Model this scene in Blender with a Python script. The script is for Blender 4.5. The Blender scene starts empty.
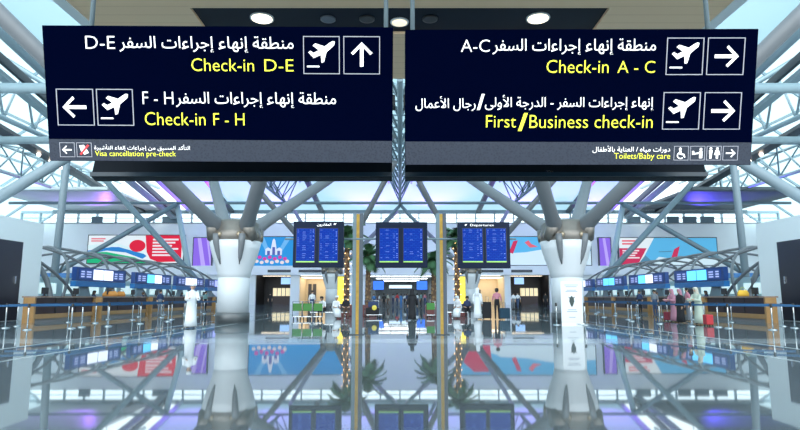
import bpy, bmesh, math, random
from mathutils import Vector, Matrix
from mathutils.geometry import tessellate_polygon
random.seed(7)
C = bpy.context.scene.collection
PI = math.pi
# ------------------------------------------------------------------ camera
CAM_Z, FOC, PITCH = 1.28, 580.0, math.radians(8.05)
cam = bpy.data.cameras.new('camera'); cam.sensor_width = 36; cam.lens = FOC / 800 * 36
cam.clip_end = 500
camo = bpy.data.objects.new('camera', cam); C.objects.link(camo)
camo.location = (0, 0, CAM_Z); camo.rotation_euler = (PI / 2 + PITCH, 0, 0)
bpy.context.scene.camera = camo
# ------------------------------------------------------------------ world: bright overcast daylight
w = bpy.data.worlds.new('world'); bpy.context.scene.world = w; w.use_nodes = True
bg = w.node_tree.nodes['Background']
bg.inputs[0].default_value = (0.78, 0.94, 1.0, 1); bg.inputs[1].default_value = 1.6
# ------------------------------------------------------------------ exposure
vs = bpy.context.scene.view_settings
vs.view_transform = 'Standard'; vs.look = 'None'; vs.exposure = 0.78; vs.gamma = 1; vs.use_curve_mapping = False
cy = bpy.context.scene.cycles
cy.max_bounces = 10; cy.diffuse_bounces = 5; cy.glossy_bounces = 5; cy.transparent_max_bounces = 12
cy.caustics_reflective = False; cy.caustics_refractive = False; cy.sample_clamp_indirect = 6

def lamp(name, kind, loc, energy, color=(1, 1, 1), size=1.0, target=None, spot=None, sy=None):
    l = bpy.data.lights.new(name, kind); l.energy = energy; l.color = color
    if kind == 'AREA':
        l.size = size
        if sy: l.shape = 'RECTANGLE'; l.size_y = sy
    else: l.shadow_soft_size = size
    if kind == 'SPOT': l.spot_size = spot or 2.0; l.spot_blend = 0.9
    o = bpy.data.objects.new(name, l); C.objects.link(o); o.location = loc
    if target is not None:
        o.rotation_euler = (Vector(target) - Vector(loc)).to_track_quat('-Z', 'Y').to_euler()
    return o
lamp('purple_wash_lamp', 'SPOT', (-50, 97.5, 12.2), 3000, (.36, .12, 1), .3, (-50, 88, 16.2), 1.3)
# wide soft sun added behind the viewer to brighten walls and columns
sl = bpy.data.lights.new('front_fill_sun', 'SUN'); sl.energy = 1.9; sl.angle = math.radians(100); sl.color = (.96, .98, 1)
so = bpy.data.objects.new('front_fill_sun', sl); C.objects.link(so); so.location = (0, -30, 20); so.rotation_euler = Vector((0, 1, -.22)).to_track_quat('-Z', 'Y').to_euler()
# purple wash lamps standing on the ledge of the far wall, aimed at the roof
for s in (-1, 1):
    for x in (5, 20, 33):
        lamp('purple_wash_lamp', 'SPOT', (s * x, 98.2, 7.2), 13000, (.34, .10, 1), .3, (s * x, 91, 18), 1.2)
lamp('blue_wash_lamp', 'SPOT', (50, 97.5, 12.2), 9000, (.10, .06, 1), .3, (50, 88, 16.2), 1.2)

# ------------------------------------------------------------------ helpers
def ray(px, py):
    u, v = px - 400.0, 215.0 - py
    return Vector((u, FOC * math.cos(PITCH) - v * math.sin(PITCH), FOC * math.sin(PITCH) + v * math.cos(PITCH)))
def at(px, py, Y):
    d = ray(px, py); k = Y / d.y
    return Vector((d.x * k, Y, CAM_Z + d.z * k))
def zat(py, Y): return at(400, py, Y).z
def xat(px, Y, py=297): return at(px, py, Y).x

MATS = {}
def mat(name, col, rough=.5, metal=0.0, emit=0.0, spec=.5, ior=None, ecol=None, noise=0.0, nscale=3.0):
    if name in MATS: return MATS[name]
    m = bpy.data.materials.new(name); m.use_nodes = True; MATS[name] = m
    nt = m.node_tree; b = nt.nodes['Principled BSDF']
    c4 = (*col, 1)
    b.inputs['Base Color'].default_value = c4
    b.inputs['Roughness'].default_value = rough; b.inputs['Metallic'].default_value = metal
    b.inputs['Specular IOR Level'].default_value = spec
    if ior: b.inputs['IOR'].default_value = ior
    if emit:
        b.inputs['Emission Color'].default_value = (*(ecol or col), 1); b.inputs['Emission Strength'].default_value = emit
    if noise:
        tc = nt.nodes.new('ShaderNodeTexCoord'); nz = nt.nodes.new('ShaderNodeTexNoise'); nz.inputs['Scale'].default_value = nscale
        nz.inputs['Detail'].default_value = 5
        mx = nt.nodes.new('ShaderNodeMix'); mx.data_type = 'RGBA'
        mx.inputs[6].default_value = tuple(c * (1 - noise) for c in col) + (1,)
        mx.inputs[7].default_value = tuple(min(1, c * (1 + noise)) for c in col) + (1,)
        nt.links.new(tc.outputs['Object'], nz.inputs['Vector']); nt.links.new(nz.outputs['Fac'], mx.inputs[0])
        nt.links.new(mx.outputs[2], b.inputs['Base Color'])
    return m

class MB:
    def __init__(s): s.bm = bmesh.new()
    def box(s, x0, x1, y0, y1, z0, z1, bev=0):
        bm = s.bm
        v = [bm.verts.new((x, y, z)) for x in (x0, x1) for y in (y0, y1) for z in (z0, z1)]
        fs = [(0, 1, 3, 2), (4, 6, 7, 5), (0, 4, 5, 1), (2, 3, 7, 6), (0, 2, 6, 4), (1, 5, 7, 3)]
        f = [bm.faces.new([v[i] for i in q]) for q in fs]
        if bev:
            es = list({e for q in f for e in q.edges})
            bmesh.ops.bevel(bm, geom=es, offset=bev, segments=2, affect='EDGES', profile=.5)
        return s
    def prism(s, pts, d):          # polygon pts (list of Vector), extruded by vector d
        bm = s.bm; d = Vector(d)
        a = [bm.verts.new(Vector(p)) for p in pts]; b = [bm.verts.new(Vector(p) + d) for p in pts]
        n = len(pts)
        bm.faces.new(a); bm.faces.new(b[::-1])
        for i in range(n): bm.faces.new([a[i], b[i], b[(i + 1) % n], a[(i + 1) % n]])
        return s
    def tube(s, pts, r, n=8, cap=True):
        bm = s.bm; pts = [Vector(p) for p in pts]; k = len(pts)
        rs = r if isinstance(r, (list, tuple)) else [r] * k
        rings = []
        for i, p in enumerate(pts):
            t = (pts[min(i + 1, k - 1)] - pts[max(i - 1, 0)])
            if t.length < 1e-6: t = Vector((0, 0, 1))
            t.normalize()
            a = Vector((0, 0, 1)) if abs(t.z) < .95 else Vector((1, 0, 0))
            u = t.cross(a).normalized(); v = t.cross(u).normalized()
            rings.append([bm.verts.new(p + (u * math.cos(q) + v * math.sin(q)) * rs[i]) for q in [2 * PI * j / n for j in range(n)]])
        for a, b in zip(rings, rings[1:]):
            for j in range(n):
                f = bm.faces.new([a[j], a[(j + 1) % n], b[(j + 1) % n], b[j]]); f.smooth = True
        if cap:
            bm.faces.new(rings[0][::-1]); bm.faces.new(rings[-1])
        return s
    def lathe(s, prof, n=24, c=(0, 0), z0=0, sx=1, sy=1, smooth=True):
        bm = s.bm; rings = []
        for r, z in prof:
            rings.append([bm.verts.new((c[0] + r * sx * math.cos(2 * PI * j / n), c[1] + r * sy * math.sin(2 * PI * j / n), z + z0)) for j in range(n)])
        for a, b in zip(rings, rings[1:]):
            for j in range(n):
                f = bm.faces.new([a[j], a[(j + 1) % n], b[(j + 1) % n], b[j]]); f.smooth = smooth
        bm.faces.new(rings[0][::-1]); bm.faces.new(rings[-1])
        return s
    def loft(s, secs, n=16):        # secs: (cx, cy, z, rx, ry)
        bm = s.bm; rings = []
        for cx, cy_, z, rx, ry in secs:
            rings.append([bm.verts.new((cx + rx * math.cos(2 * PI * j / n), cy_ + ry * math.sin(2 * PI * j / n), z)) for j in range(n)])
        for a, b in zip(rings, rings[1:]):
            for j in range(n):
                f = bm.faces.new([a[j], a[(j + 1) % n], b[(j + 1) % n], b[j]]); f.smooth = True
        bm.faces.new(rings[0][::-1]); bm.faces.new(rings[-1])
        return s
    def ball(s, c, rx, ry=None, rz=None, n=12):
        ry = ry or rx; rz = rz or rx
        r = bmesh.ops.create_uvsphere(s.bm, u_segments=n, v_segments=max(6, n // 2 + 2), radius=1)
        for v in r['verts']: v.co = Vector((c[0] + v.co.x * rx, c[1] + v.co.y * ry, c[2] + v.co.z * rz))
        for f in {f for v in r['verts'] for f in v.link_faces}: f.smooth = True
        return s
    def quad(s, a, b, c, d):
        s.bm.faces.new([s.bm.verts.new(Vector(p)) for p in (a, b, c, d)]); return s
    def poly(s, pts): s.bm.faces.new([s.bm.verts.new(Vector(p)) for p in pts]); return s
    def bar(s, a, b, wx, wz):       # square bar between two points
        a, b = Vector(a), Vector(b); t = (b - a).normalized()
        up = Vector((0, 0, 1)) if abs(t.z) < .95 else Vector((1, 0, 0))
        u = t.cross(up).normalized() * wx / 2; v = u.cross(t).normalized() * wz / 2
        return s.prism([a - u - v, a + u - v, a + u + v, a - u + v], b - a)
    def build(s, name, m, parent=None, recalc=True):
        if recalc: bmesh.ops.recalc_face_normals(s.bm, faces=s.bm.faces)
        me = bpy.data.meshes.new(name); s.bm.to_mesh(me); s.bm.free()
        if m: me.materials.append(m)
        o = bpy.data.objects.new(name, me); C.objects.link(o)
        if parent: o.parent = parent
        return o

def tag(o, label, cat, group=None, kind=None):
    o['label'] = label; o['category'] = cat
    if group: o['group'] = group
    if kind: o['kind'] = kind
    return o
def thing(name, label, cat, loc=(0, 0, 0), rz=0, group=None, kind=None):
    o = bpy.data.objects.new(name, None); C.objects.link(o); o.location = loc; o.rotation_euler = (0, 0, rz)
    return tag(o, label, cat, group, kind)
def struct(o): o['kind'] = 'structure'; return o
def dup(root, loc, rz=0, label=None, group=None):
    r = root.copy(); C.objects.link(r); r.location = loc; r.rotation_euler = (0, 0, rz)
    if label: r['label'] = label
    if group: r['group'] = group
    for ch in list(root.children):
        c = ch.copy(); C.objects.link(c); c.parent = r
        for g in ch.children:
            d = g.copy(); C.objects.link(d); d.parent = c
    return r

# ------------------------------------------------------------------ lettering
AR = {'ا': (0xFE8D, 2), 'أ': (0xFE83, 2), 'إ': (0xFE87, 2), 'ء': (0xFE80, 1), 'ئ': (0xFE89, 4), 'ب': (0xFE8F, 4), 'ة': (0xFE93, 2), 'ت': (0xFE95, 4),
      'ج': (0xFE9D, 4), 'ح': (0xFEA1, 4), 'د': (0xFEA9, 2), 'ر': (0xFEAD, 2), 'س': (0xFEB1, 4), 'ش': (0xFEB5, 4), 'ط': (0xFEC1, 4), 'ع': (0xFEC9, 4),
      'غ': (0xFECD, 4), 'ف': (0xFED1, 4), 'ق': (0xFED5, 4), 'ك': (0xFED9, 4), 'ل': (0xFEDD, 4), 'م': (0xFEE1, 4), 'ن': (0xFEE5, 4), 'ه': (0xFEE9, 4),
      'و': (0xFEED, 2), 'ى': (0xFEEF, 2), 'ي': (0xFEF1, 4), 'ﻻ': (0xFEFB, 2), 'ﻷ': (0xFEF7, 2), 'ﻹ': (0xFEF9, 2)}
def shape_ar(t):
    t = t.replace('لا', 'ﻻ').replace('لأ', 'ﻷ').replace('لإ', 'ﻹ')
    out = []
    for i, ch in enumerate(t):
        if ch not in AR: out.append(ch); continue
        base, n = AR[ch]
        prev = i > 0 and t[i - 1] in AR and AR[t[i - 1]][1] == 4
        nxt = n == 4 and i + 1 < len(t) and t[i + 1] in AR and AR[t[i + 1]][1] > 1
        if prev and n > 1: k = 3 if nxt else 1
        else: k = 2 if nxt else 0
        out.append(chr(base + k))
    return ''.join(reversed(out))
def font_mesh(s, off):
    cu = bpy.data.curves.new('lettering', 'FONT'); cu.body = s; cu.offset = off; cu.resolution_u = 3
    o = bpy.data.objects.new('lettering', cu); C.objects.link(o)
    bpy.context.view_layer.update()
    me = bpy.data.meshes.new_from_object(o.evaluated_get(bpy.context.evaluated_depsgraph_get()))
    bpy.data.objects.remove(o); bpy.data.curves.remove(cu)
    vs_ = [tuple(v.co) for v in me.vertices]; fs = [tuple(p.vertices) for p in me.polygons]
    bpy.data.meshes.remove(me)
    return vs_, fs
GL = {}
def contours_mesh(s, off):          # fill every outer contour on its own, so overlapping strokes stay solid
    cu = bpy.data.curves.new('lettering', 'FONT'); cu.body = s; cu.offset = off; cu.resolution_u = 4; cu.fill_mode = 'NONE'
    o = bpy.data.objects.new('lettering', cu); C.objects.link(o); bpy.context.view_layer.update()
    me = bpy.data.meshes.new_from_object(o.evaluated_get(bpy.context.evaluated_depsgraph_get()))
    bpy.data.objects.remove(o); bpy.data.curves.remove(cu)
    nb = {}
    for e in me.edges:
        a, b = e.vertices; nb.setdefault(a, []).append(b); nb.setdefault(b, []).append(a)
    co = [v.co.copy() for v in me.vertices]; seen = set(); loops = []
    for v0 in sorted(nb):
        if v0 in seen: continue
        lp, prev, cur = [], None, v0
        while cur is not None and cur not in seen:
            seen.add(cur); lp.append(co[cur])
            nx = [q for q in nb[cur] if q not in seen]
            cur = (cur + 1 if cur + 1 in nx else nx[0]) if nx else None
        if len(lp) > 2: loops.append(lp)
    bpy.data.meshes.remove(me)
    area = lambda l: sum(l[i].x * l[(i + 1) % len(l)].y - l[(i + 1) % len(l)].x * l[i].y for i in range(len(l))) / 2
    def inside(p, l):
        r = False
        for i in range(len(l)):
            a, b = l[i], l[(i + 1) % len(l)]
            if (a.y > p.y) != (b.y > p.y) and p.x < (b.x - a.x) * (p.y - a.y) / (b.y - a.y) + a.x: r = not r
        return r
    if not loops: return [], []
    loops.sort(key=lambda l: -abs(area(l)))
    sg = 1 if area(loops[0]) > 0 else -1
    outer = [l for l in loops if area(l) * sg > 0]; holes = [l for l in loops if area(l) * sg <= 0]
    V, F = [], []
    for l in outer:
        poly = [l] + [h for h in holes if inside(h[0], l)]
        flat = [p for q in poly for p in q]; n = len(V)
        V += [(p.x, p.y, 0) for p in flat]
        F += [tuple(i + n for i in t_) for t_ in tessellate_polygon(poly)]
    return V, F
def glyph(ch, off):
    if (ch, off) not in GL:
        v, f = contours_mesh(ch, off)
        if ch in '\uFE93\uFEE9':
            v2, f2 = font_mesh(ch, off); f = f + [tuple(i + len(v) for i in q) for q in f2]; v = v + v2
        bar0 = max(p[0] for p in font_mesh('.', 0)[0]); bar1 = max(p[0] for p in font_mesh(ch + '.', 0)[0])
        if ch == '\uFE80': v = [(p[0] * 1.2, p[1] * 1.2, 0) for p in v]; bar1 += .2 * (bar1 - bar0)
        GL[ch, off] = (v, f, bar1 - bar0)
    return GL[ch, off]
def lettering(text, off=.004):
    V, F = [], []
    if any(c in AR for c in text):
        pen = 0
        for ch in shape_ar(text):
            v, f, adv = glyph(ch, off); n = len(V)
            V += [(p[0] + pen, p[1]) for p in v]; F += [tuple(i + n for i in q) for q in f]; pen += adv
    else:
        v, f = font_mesh(text, off); V = [(p[0], p[1]) for p in v]; F = f
    return V, F
def place_text(text, name, m, parent, box, y=-.004, off=None):   # box (x0, x1, z0, z1) in the parent's own x/z plane
    if off is None: off = .002 if any(c in AR for c in text) else -.009
    V, F = lettering(text, off)
    x0, x1 = min(p[0] for p in V), max(p[0] for p in V); z0, z1 = min(p[1] for p in V), max(p[1] for p in V)
    kx = (box[1] - box[0]) / (x1 - x0); kz = (box[3] - box[2]) / (z1 - z0)
    me = bpy.data.meshes.new(name)
    me.from_pydata([(box[0] + (p[0] - x0) * kx, y, box[2] + (p[1] - z0) * kz) for p in V], [], F)
    me.materials.append(m)
    o = bpy.data.objects.new(name, me); C.objects.link(o); o.parent = parent
    return o

# ------------------------------------------------------------------ materials
M_white = mat('white_paint', (.84, .88, .90), .45, noise=.04, nscale=.5)
M_roof = mat('roof_panel', (.66, .74, .78), .6, noise=.04, nscale=.3)
M_steel = mat('painted_steel', (.17, .24, .28), .4, noise=.06, nscale=2)
M_lightsteel = mat('light_painted_steel', (.38, .49, .54), .4, noise=.05, nscale=2)
M_darksteel = mat('dark_steel', (.035, .05, .065), .4)
M_strut = mat('strut_grey', (.17, .18, .195), .42, .1, noise=.08, nscale=2)
M_strutb = mat('strut_blue_grey', (.24, .30, .34), .42, noise=.05, nscale=2)
M_cap = mat('capital_steel', (.20, .18, .16), .38, .5, noise=.2, nscale=3)
M_tan = None
M_navy = mat('sign_navy', (.0005, .0022, .018), .8, spec=.0)
M_navy2 = mat('sign_back_navy', (.004, .010, .02), .45, spec=.12)
M_txt = mat('white_lettering', (.9, .9, .92), .5, emit=.8)
M_yel = mat('yellow_lettering', (.80, .82, .05), .5, emit=.85, ecol=(.80, .82, .05))
M_frame = mat('pictogram_line', (.48, .48, .56), .5, emit=.25)
M_chrome = mat('brushed_steel', (.55, .58, .6), .25, 1)
M_black = mat('black_plastic', (.012, .013, .016), .4)
M_gold = mat('gold_strip', (.50, .30, .05), .4, .2, noise=.35, nscale=9)
M_glass = bpy.data.materials.new('window_glass'); M_glass.use_nodes = True
nt = M_glass.node_tree; nt.nodes.clear()
_o = nt.nodes.new('ShaderNodeOutputMaterial'); _m = nt.nodes.new('ShaderNodeMixShader'); _t = nt.nodes.new('ShaderNodeBsdfTransparent'); _g = nt.nodes.new('ShaderNodeBsdfGlossy')
_m.inputs[0].default_value = .06; _t.inputs[0].default_value = (.50, .60, .63, 1); _g.inputs['Roughness'].default_value = .05
nt.links.new(_t.outputs[0], _m.inputs[1]); nt.links.new(_g.outputs[0], _m.inputs[2]); nt.links.new(_m.outputs[0], _o.inputs[0])

M_clear = M_glass.copy(); M_clear.name = 'clear_clerestory_glass'
for n_ in M_clear.node_tree.nodes:
    if n_.type == 'BSDF_TRANSPARENT': n_.inputs[0].default_value = (.95, .98, 1, 1)
def floor_mat():
    m = bpy.data.materials.new('polished_stone_floor'); m.use_nodes = True; nt = m.node_tree; b = nt.nodes['Principled BSDF']
    tc = nt.nodes.new('ShaderNodeTexCoord'); br = nt.nodes.new('ShaderNodeTexBrick')
    br.offset = 0; br.inputs['Scale'].default_value = 1; br.inputs['Brick Width'].default_value = 1.2; br.inputs['Row Height'].default_value = 1.2
    br.inputs['Mortar Size'].default_value = .008
    br.inputs['Color1'].default_value = (.18, .225, .25, 1); br.inputs['Color2'].default_value = (.205, .25, .275, 1); br.inputs['Mortar'].default_value = (.13, .17, .19, 1)
    nt.links.new(tc.outputs['Object'], br.inputs['Vector'])
    nz = nt.nodes.new('ShaderNodeTexNoise'); nz.inputs['Scale'].default_value = 60; nt.links.new(tc.outputs['Object'], nz.inputs['Vector'])
    mx = nt.nodes.new('ShaderNodeMix'); mx.data_type = 'RGBA'; mx.blend_type = 'MULTIPLY'; mx.inputs[0].default_value = .25
    nt.links.new(br.outputs['Color'], mx.inputs[6]); nt.links.new(nz.outputs['Fac'], mx.inputs[7]); nt.links.new(mx.outputs[2], b.inputs['Base Color'])
    b.inputs['Roughness'].default_value = .03; b.inputs['IOR'].default_value = 3.0
    n2 = nt.nodes.new('ShaderNodeTexNoise'); n2.inputs['Scale'].default_value = .6; n2.inputs['Detail'].default_value = 1; nt.links.new(tc.outputs['Object'], n2.inputs['Vector'])
    bp = nt.nodes.new('ShaderNodeBump'); bp.inputs['Strength'].default_value = .01; bp.inputs['Distance'].default_value = .1
    nt.links.new(n2.outputs['Fac'], bp.inputs['Height']); nt.links.new(bp.outputs[0], b.inputs['Normal'])
    return m
def plank_mat(name, a, b_, scale, axis='Y'):
    m = bpy.data.materials.new(name); m.use_nodes = True; nt = m.node_tree; b = nt.nodes['Principled BSDF']
    tc = nt.nodes.new('ShaderNodeTexCoord'); wv = nt.nodes.new('ShaderNodeTexWave'); wv.bands_direction = axis; wv.inputs['Scale'].default_value = scale
    wv.wave_profile = 'SAW'; wv.inputs['Distortion'].default_value = 0
    rp = nt.nodes.new('ShaderNodeValToRGB'); rp.color_ramp.elements[0].color = (*a, 1); rp.color_ramp.elements[1].color = (*b_, 1); rp.color_ramp.elements[1].position = .12
    nt.links.new(tc.outputs['Object'], wv.inputs[0]); nt.links.new(wv.outputs['Color'], rp.inputs[0]); nt.links.new(rp.outputs[0], b.inputs['Base Color'])
    b.inputs['Roughness'].default_value = .55
    return m
M_tan = plank_mat('tan_slat_ceiling', (.80, .52, .31), (.95, .66, .42), .9)

# ================================================================== SETTING
struct(MB().box(-75, 75, -30, 150, -.3, 0).build('floor', floor_mat()))
mi = mat('pale_inlay', (.62, .68, .70), .12, ior=1.7)
n = 1
for s in (-1, 1):
    for x in (8.0, 9.9):
        struct(MB().box(s * x - .06, s * x + .06, 4, 60, 0, .003).build('trim_%d' % n, mi)); n += 1
struct(MB().box(-16, 16, 16.6, 18.3, 0, .002).build('trim_%d' % n, mat('pale_band', (.42, .47, .49), .08, ior=1.75))); n += 1
# the low tan ceiling over the viewer with its dark recessed strip
HC = 7.0
ys = (10.9, 12.05); xe = 4.2
mb = MB()
mb.box(-6.5, 6.5, -8, ys[0], HC, HC + .5); mb.box(-6.5, 6.5, ys[1], 14.7, HC, HC + .5)
mb.box(-6.5, -xe, ys[0], ys[1], HC, HC + .5); mb.box(xe, 6.5, ys[0], ys[1], HC, HC + .5)
struct(mb.build('ceiling', M_tan))
struct(MB().box(-xe, xe, ys[0], ys[1], HC + .06, HC + .3).build('trim_%d' % n, mat('dark_recess', (.004, .010, .02), .5, spec=.12))); n += 1
mb = MB()
for s in (-1, 1): mb.box(min(s * 6.5, s * 6.75), max(s * 6.5, s * 6.75), -8, 14.7, HC - .02, HC + .9)
struct(mb.build('trim_%d' % n, M_white)); n += 1
# high roof falling towards the far wall
def roofz(Y): return 36 - .2 * Y
mb = MB(); W = 37; Y0 = -2
mb.quad((-W, Y0, roofz(Y0)), (W, Y0, roofz(Y0)), (W, 100.3, roofz(100.3)), (-W, 100.3, roofz(100.3)))
M_fillroof = bpy.data.materials.new('roof_made_translucent'); M_fillroof.use_nodes = True  # solid roof made translucent so sky light brightens the hall
nt = M_fillroof.node_tree; nt.nodes.clear()
_o = nt.nodes.new('ShaderNodeOutputMaterial'); _m = nt.nodes.new('ShaderNodeMixShader'); _t = nt.nodes.new('ShaderNodeBsdfTranslucent'); _g = nt.nodes.new('ShaderNodeBsdfDiffuse')
_m.inputs[0].default_value = .5; _t.inputs[0].default_value = (.39, .55, .62, 1); _g.inputs[0].default_value = (.70, .80, .85, 1)
nt.links.new(_g.outputs[0], _m.inputs[1]); nt.links.new(_t.outputs[0], _m.inputs[2]); nt.links.new(_m.outputs[0], _o.inputs[0])
struct(mb.build('ceiling_high_roof', M_fillroof))
# side glazing
k = 1
for s in (-1, 1):
    a, b = Vector((s * 38.5, 0, 31)), Vector((s * 64, 0, 13))
    mb = MB(); mb.quad(a + Vector((0, Y0, 0)), a + Vector((0, 100, 0)), b + Vector((0, 100, 0)), b + Vector((0, Y0, 0)))
    g = struct(mb.build('window_%d' % k, M_glass)); k += 1
    mb = MB()
    for i in range(0, 13): mb.bar(a + Vector((0, Y0 + i * 8.5, 0)), b + Vector((0, Y0 + i * 8.5, 0)), .22, .3)
    for j in range(6):
        p = a.lerp(b, j / 5); mb.bar(p + Vector((0, Y0, 0)), p + Vector((0, 100, 0)), .2, .28)
    struct(mb.build('window_frame', M_lightsteel, g))
    mb = MB().box(min(s * 62.5, s * 64.5), max(s * 62.5, s * 64.5), 14, 100, 0, 13.2)
    struct(mb.build('wall_left' if s < 0 else 'wall_right', M_white))
# far wall with clerestory
YB = 100.0
z = lambda py: zat(py, YB)
x = lambda px: xat(px, YB)
zc1, zc0 = z(213), z(223)
zl1, zl0 = z(266), z(275)
mb = MB()
mb.box(-66, 66, YB, YB + .6, zl0, zc0)
ops = [(255, 290), (299, 327), (365, 440), (476, 505), (511, 550)]
edges = [-66.0] + [x(p) for o_ in ops for p in o_] + [66.0]
for i in range(0, len(edges), 2): mb.box(edges[i], edges[i + 1], YB, YB + .6, 0, zl0)
struct(mb.build('wall_back', M_white))
struct(MB().box(-66, 66, YB - .8, YB - .02, zl0, zl1).build('trim_%d' % n, M_white)); n += 1
mb = MB()
for a, b in ((268, 291), (299, 326), (476, 503), (511, 532)): mb.box(x(a), x(b), YB - .9, YB - .78, z(272.5), z(270))
struct(mb.build('trim_%d' % n, M_darksteel)); n += 1
g = struct(MB().box(-66, 66, YB + .2, YB + .25, zc0, zc1).build('window_%d' % k, M_clear)); k += 1
mb = MB()
for i in range(41): mb.box(-66 + i * 3.3 - .1, -66 + i * 3.3 + .1, YB, YB + .5, zc0, zc1)
mb.box(-66, 66, YB, YB + .5, zc1 - .05, zc1 + .35); mb.box(-66, 66, YB, YB + .5, zc0 - .1, zc0 + .1)
mb.box(-66, 66, YB + .02, YB + .4, (zc0 + zc1) / 2 - .06, (zc0 + zc1) / 2 + .06)
struct(mb.build('window_frame', M_lightsteel, g))
mb = MB()
for a, b in ((86, 97), (158, 176), (632, 645), (672, 684), (688, 702), (706, 720)): mb.box(x(a), x(b), YB - .1, YB + .1, zc0, z(216.5))
struct(mb.build('window_louver', mat('louver', (.13, .19, .23), .5), g))
# rooms behind the far wall openings
def room(px0, px1, depth, wallm, name, top=275):
    x0, x1 = x(px0), x(px1); zt = z(top)
    mb = MB(); y0, y1 = YB + .6, YB + .6 + depth
    mb.box(x0 - .6, x1 + .6, y1, y1 + .2, 0, zt + .2); mb.box(x0 - .3, x0, y0, y1, 0, zt); mb.box(x1, x1 + .3, y0, y1, 0, zt)
    mb.box(x0 - .3, x1 + .3, y0, y1, zt, zt + .2)
    return struct(mb.build(name, wallm))
M_dark = mat('dark_shop_wall', (.02, .022, .03), .5); M_beige = mat('beige_wall', (.74, .64, .47), .6, noise=.05)
room(255, 290, 6, M_dark, 'wall_shop_left'); room(511, 550, 6, M_dark, 'wall_shop_right')
room(299, 327, 7, M_beige, 'wall_room_left', 277); room(476, 505, 7, M_beige, 'wall_room_right', 277)
room(365, 440, 46, mat('hall_wall', (.30, .34, .37), .5), 'wall_hallway')
M_panelw = mat('warm_fill_panel', (1, .86, .66), .5, emit=1.6, ecol=(1, .86, .66)); M_panelc = mat('cool_fill_panel', (.9, .97, 1), .5, emit=2.5, ecol=(.9, .97, 1))  # glowing panels added under the ceilings to light rooms and hallway
k2 = 0
for px0, px1, y0, y1, m_ in ((300, 326, 101, 107, M_panelw), (477, 504, 101, 107, M_panelw), (258, 287, 103, 104, M_panelw), (514, 547, 103, 104, M_panelw), (368, 437, 104, 106, M_panelc), (372, 432, 116, 120, M_panelc), (378, 426, 132, 138, M_panelc)):
    zt_ = z(277 if 299 < px0 < 320 or 470 < px0 < 480 else 275) - .04
    struct(MB().box(x(px0), x(px1), y0, y1, zt_ - .05, zt_).build('added_glow_panel', m_))
d = 1
for px in (303, 308, 480, 485):
    zz = z(284) if px < 400 else z(290)
    struct(MB().box(x(px) - .3, x(px) + .3, YB + 7.45, YB + 7.58, 0, zz * 1.05).build('door_%d' % d, mat('dark_door', (.05, .05, .06), .4))); d += 1
# white booths at both sides, each with a dark sliding door
for s in (-1, 1):
    X0 = 21.0
    xs = sorted((s * X0, s * 27))
    zt = 5.55
    struct(MB().box(xs[0], xs[1], 18, 34, 0, zt).build('wall_booth_' + ('left' if s < 0 else 'right'), M_white))
    q = sorted((s * (X0 - .03), s * X0))
    dm = mat('dark_glass_door', (.02, .022, .035), .3, noise=.3, nscale=.6)
    dd = struct(MB().box(q[0], q[1], 24, 32.2, 0.03, 4.3).build('door_%d' % d, dm)); d += 1
    h = sorted((s * (X0 - .09), s * (X0 - .03)))
    struct(MB().box(h[0], h[1], 31.7, 31.8, 2.0, 2.4).build('door_handle', M_chrome, dd))

# ================================================================== ROOF STEEL
def side_word(s): return 'left' if s < 0 else 'right'
for s in (-1, 1):
    # edge beam
    t = thing('roof_beam', 'wide pale blue roof beam sloping down beside the %s glazing' % side_word(s), 'beam')
    mb = MB(); mb.tube([(s * 36, Y0, roofz(Y0) - 1), (s * 36, 99.5, roofz(99.5) - .4)], [1.3, .35], 14); mb.build('beam_tube', M_lightsteel, t)
    mb = MB(); mb.bar((s * 38.3, Y0, roofz(Y0) - 2.2), (s * 38.3, 99.5, roofz(99.5) - .8), .4, .8); mb.build('shadow_gap_bar', M_darksteel, t)  # dark bar standing in for the shaded slot beside the beam
    mb = MB(); mb.bar((s * 39.2, Y0, roofz(Y0) - 3.6), (s * 39.2, 99.5, roofz(99.5) - 1.2), .9, .5); mb.build('gutter', M_lightsteel, t)
    # lamp tracks
    for j, (X, y0, dz) in enumerate(((13.5, 62, .13), (29, 62, .2), (44.7, 36, .11))):
        t = thing('lamp_track', 'dark lamp track on the roof, %s from the middle on the %s side' % (('first', 'second', 'third')[j], side_word(s)), 'lamp track', group='lamp tracks under the roof')
        zz = lambda Y: 15.9 + dz * (99 - Y)
        mb = MB(); mb.bar((s * X, y0, zz(y0)), (s * X, 99, zz(99)), 1.5 if j == 2 else .75, .4); mb.build('track', M_darksteel, t)
        for Y in (y0 + 4, 92):
            zr = roofz(Y) if j < 2 else 31 - (X - 38.5) * .706
            MB().tube([(s * X, Y, zz(Y)), (s * X, Y, zr)], .05, 6).build('hanger_rod', M_lightsteel, t)
        for Y in (70, 72.5, 75):
            mb = MB(); mb.ball((s * X, Y, zz(Y) - .35), .24, n=10); mb.build('spot_lamp', mat('warm_lamp', (1, .85, .7), .4, emit=5, ecol=(1, .82, .66)), t)
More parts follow.
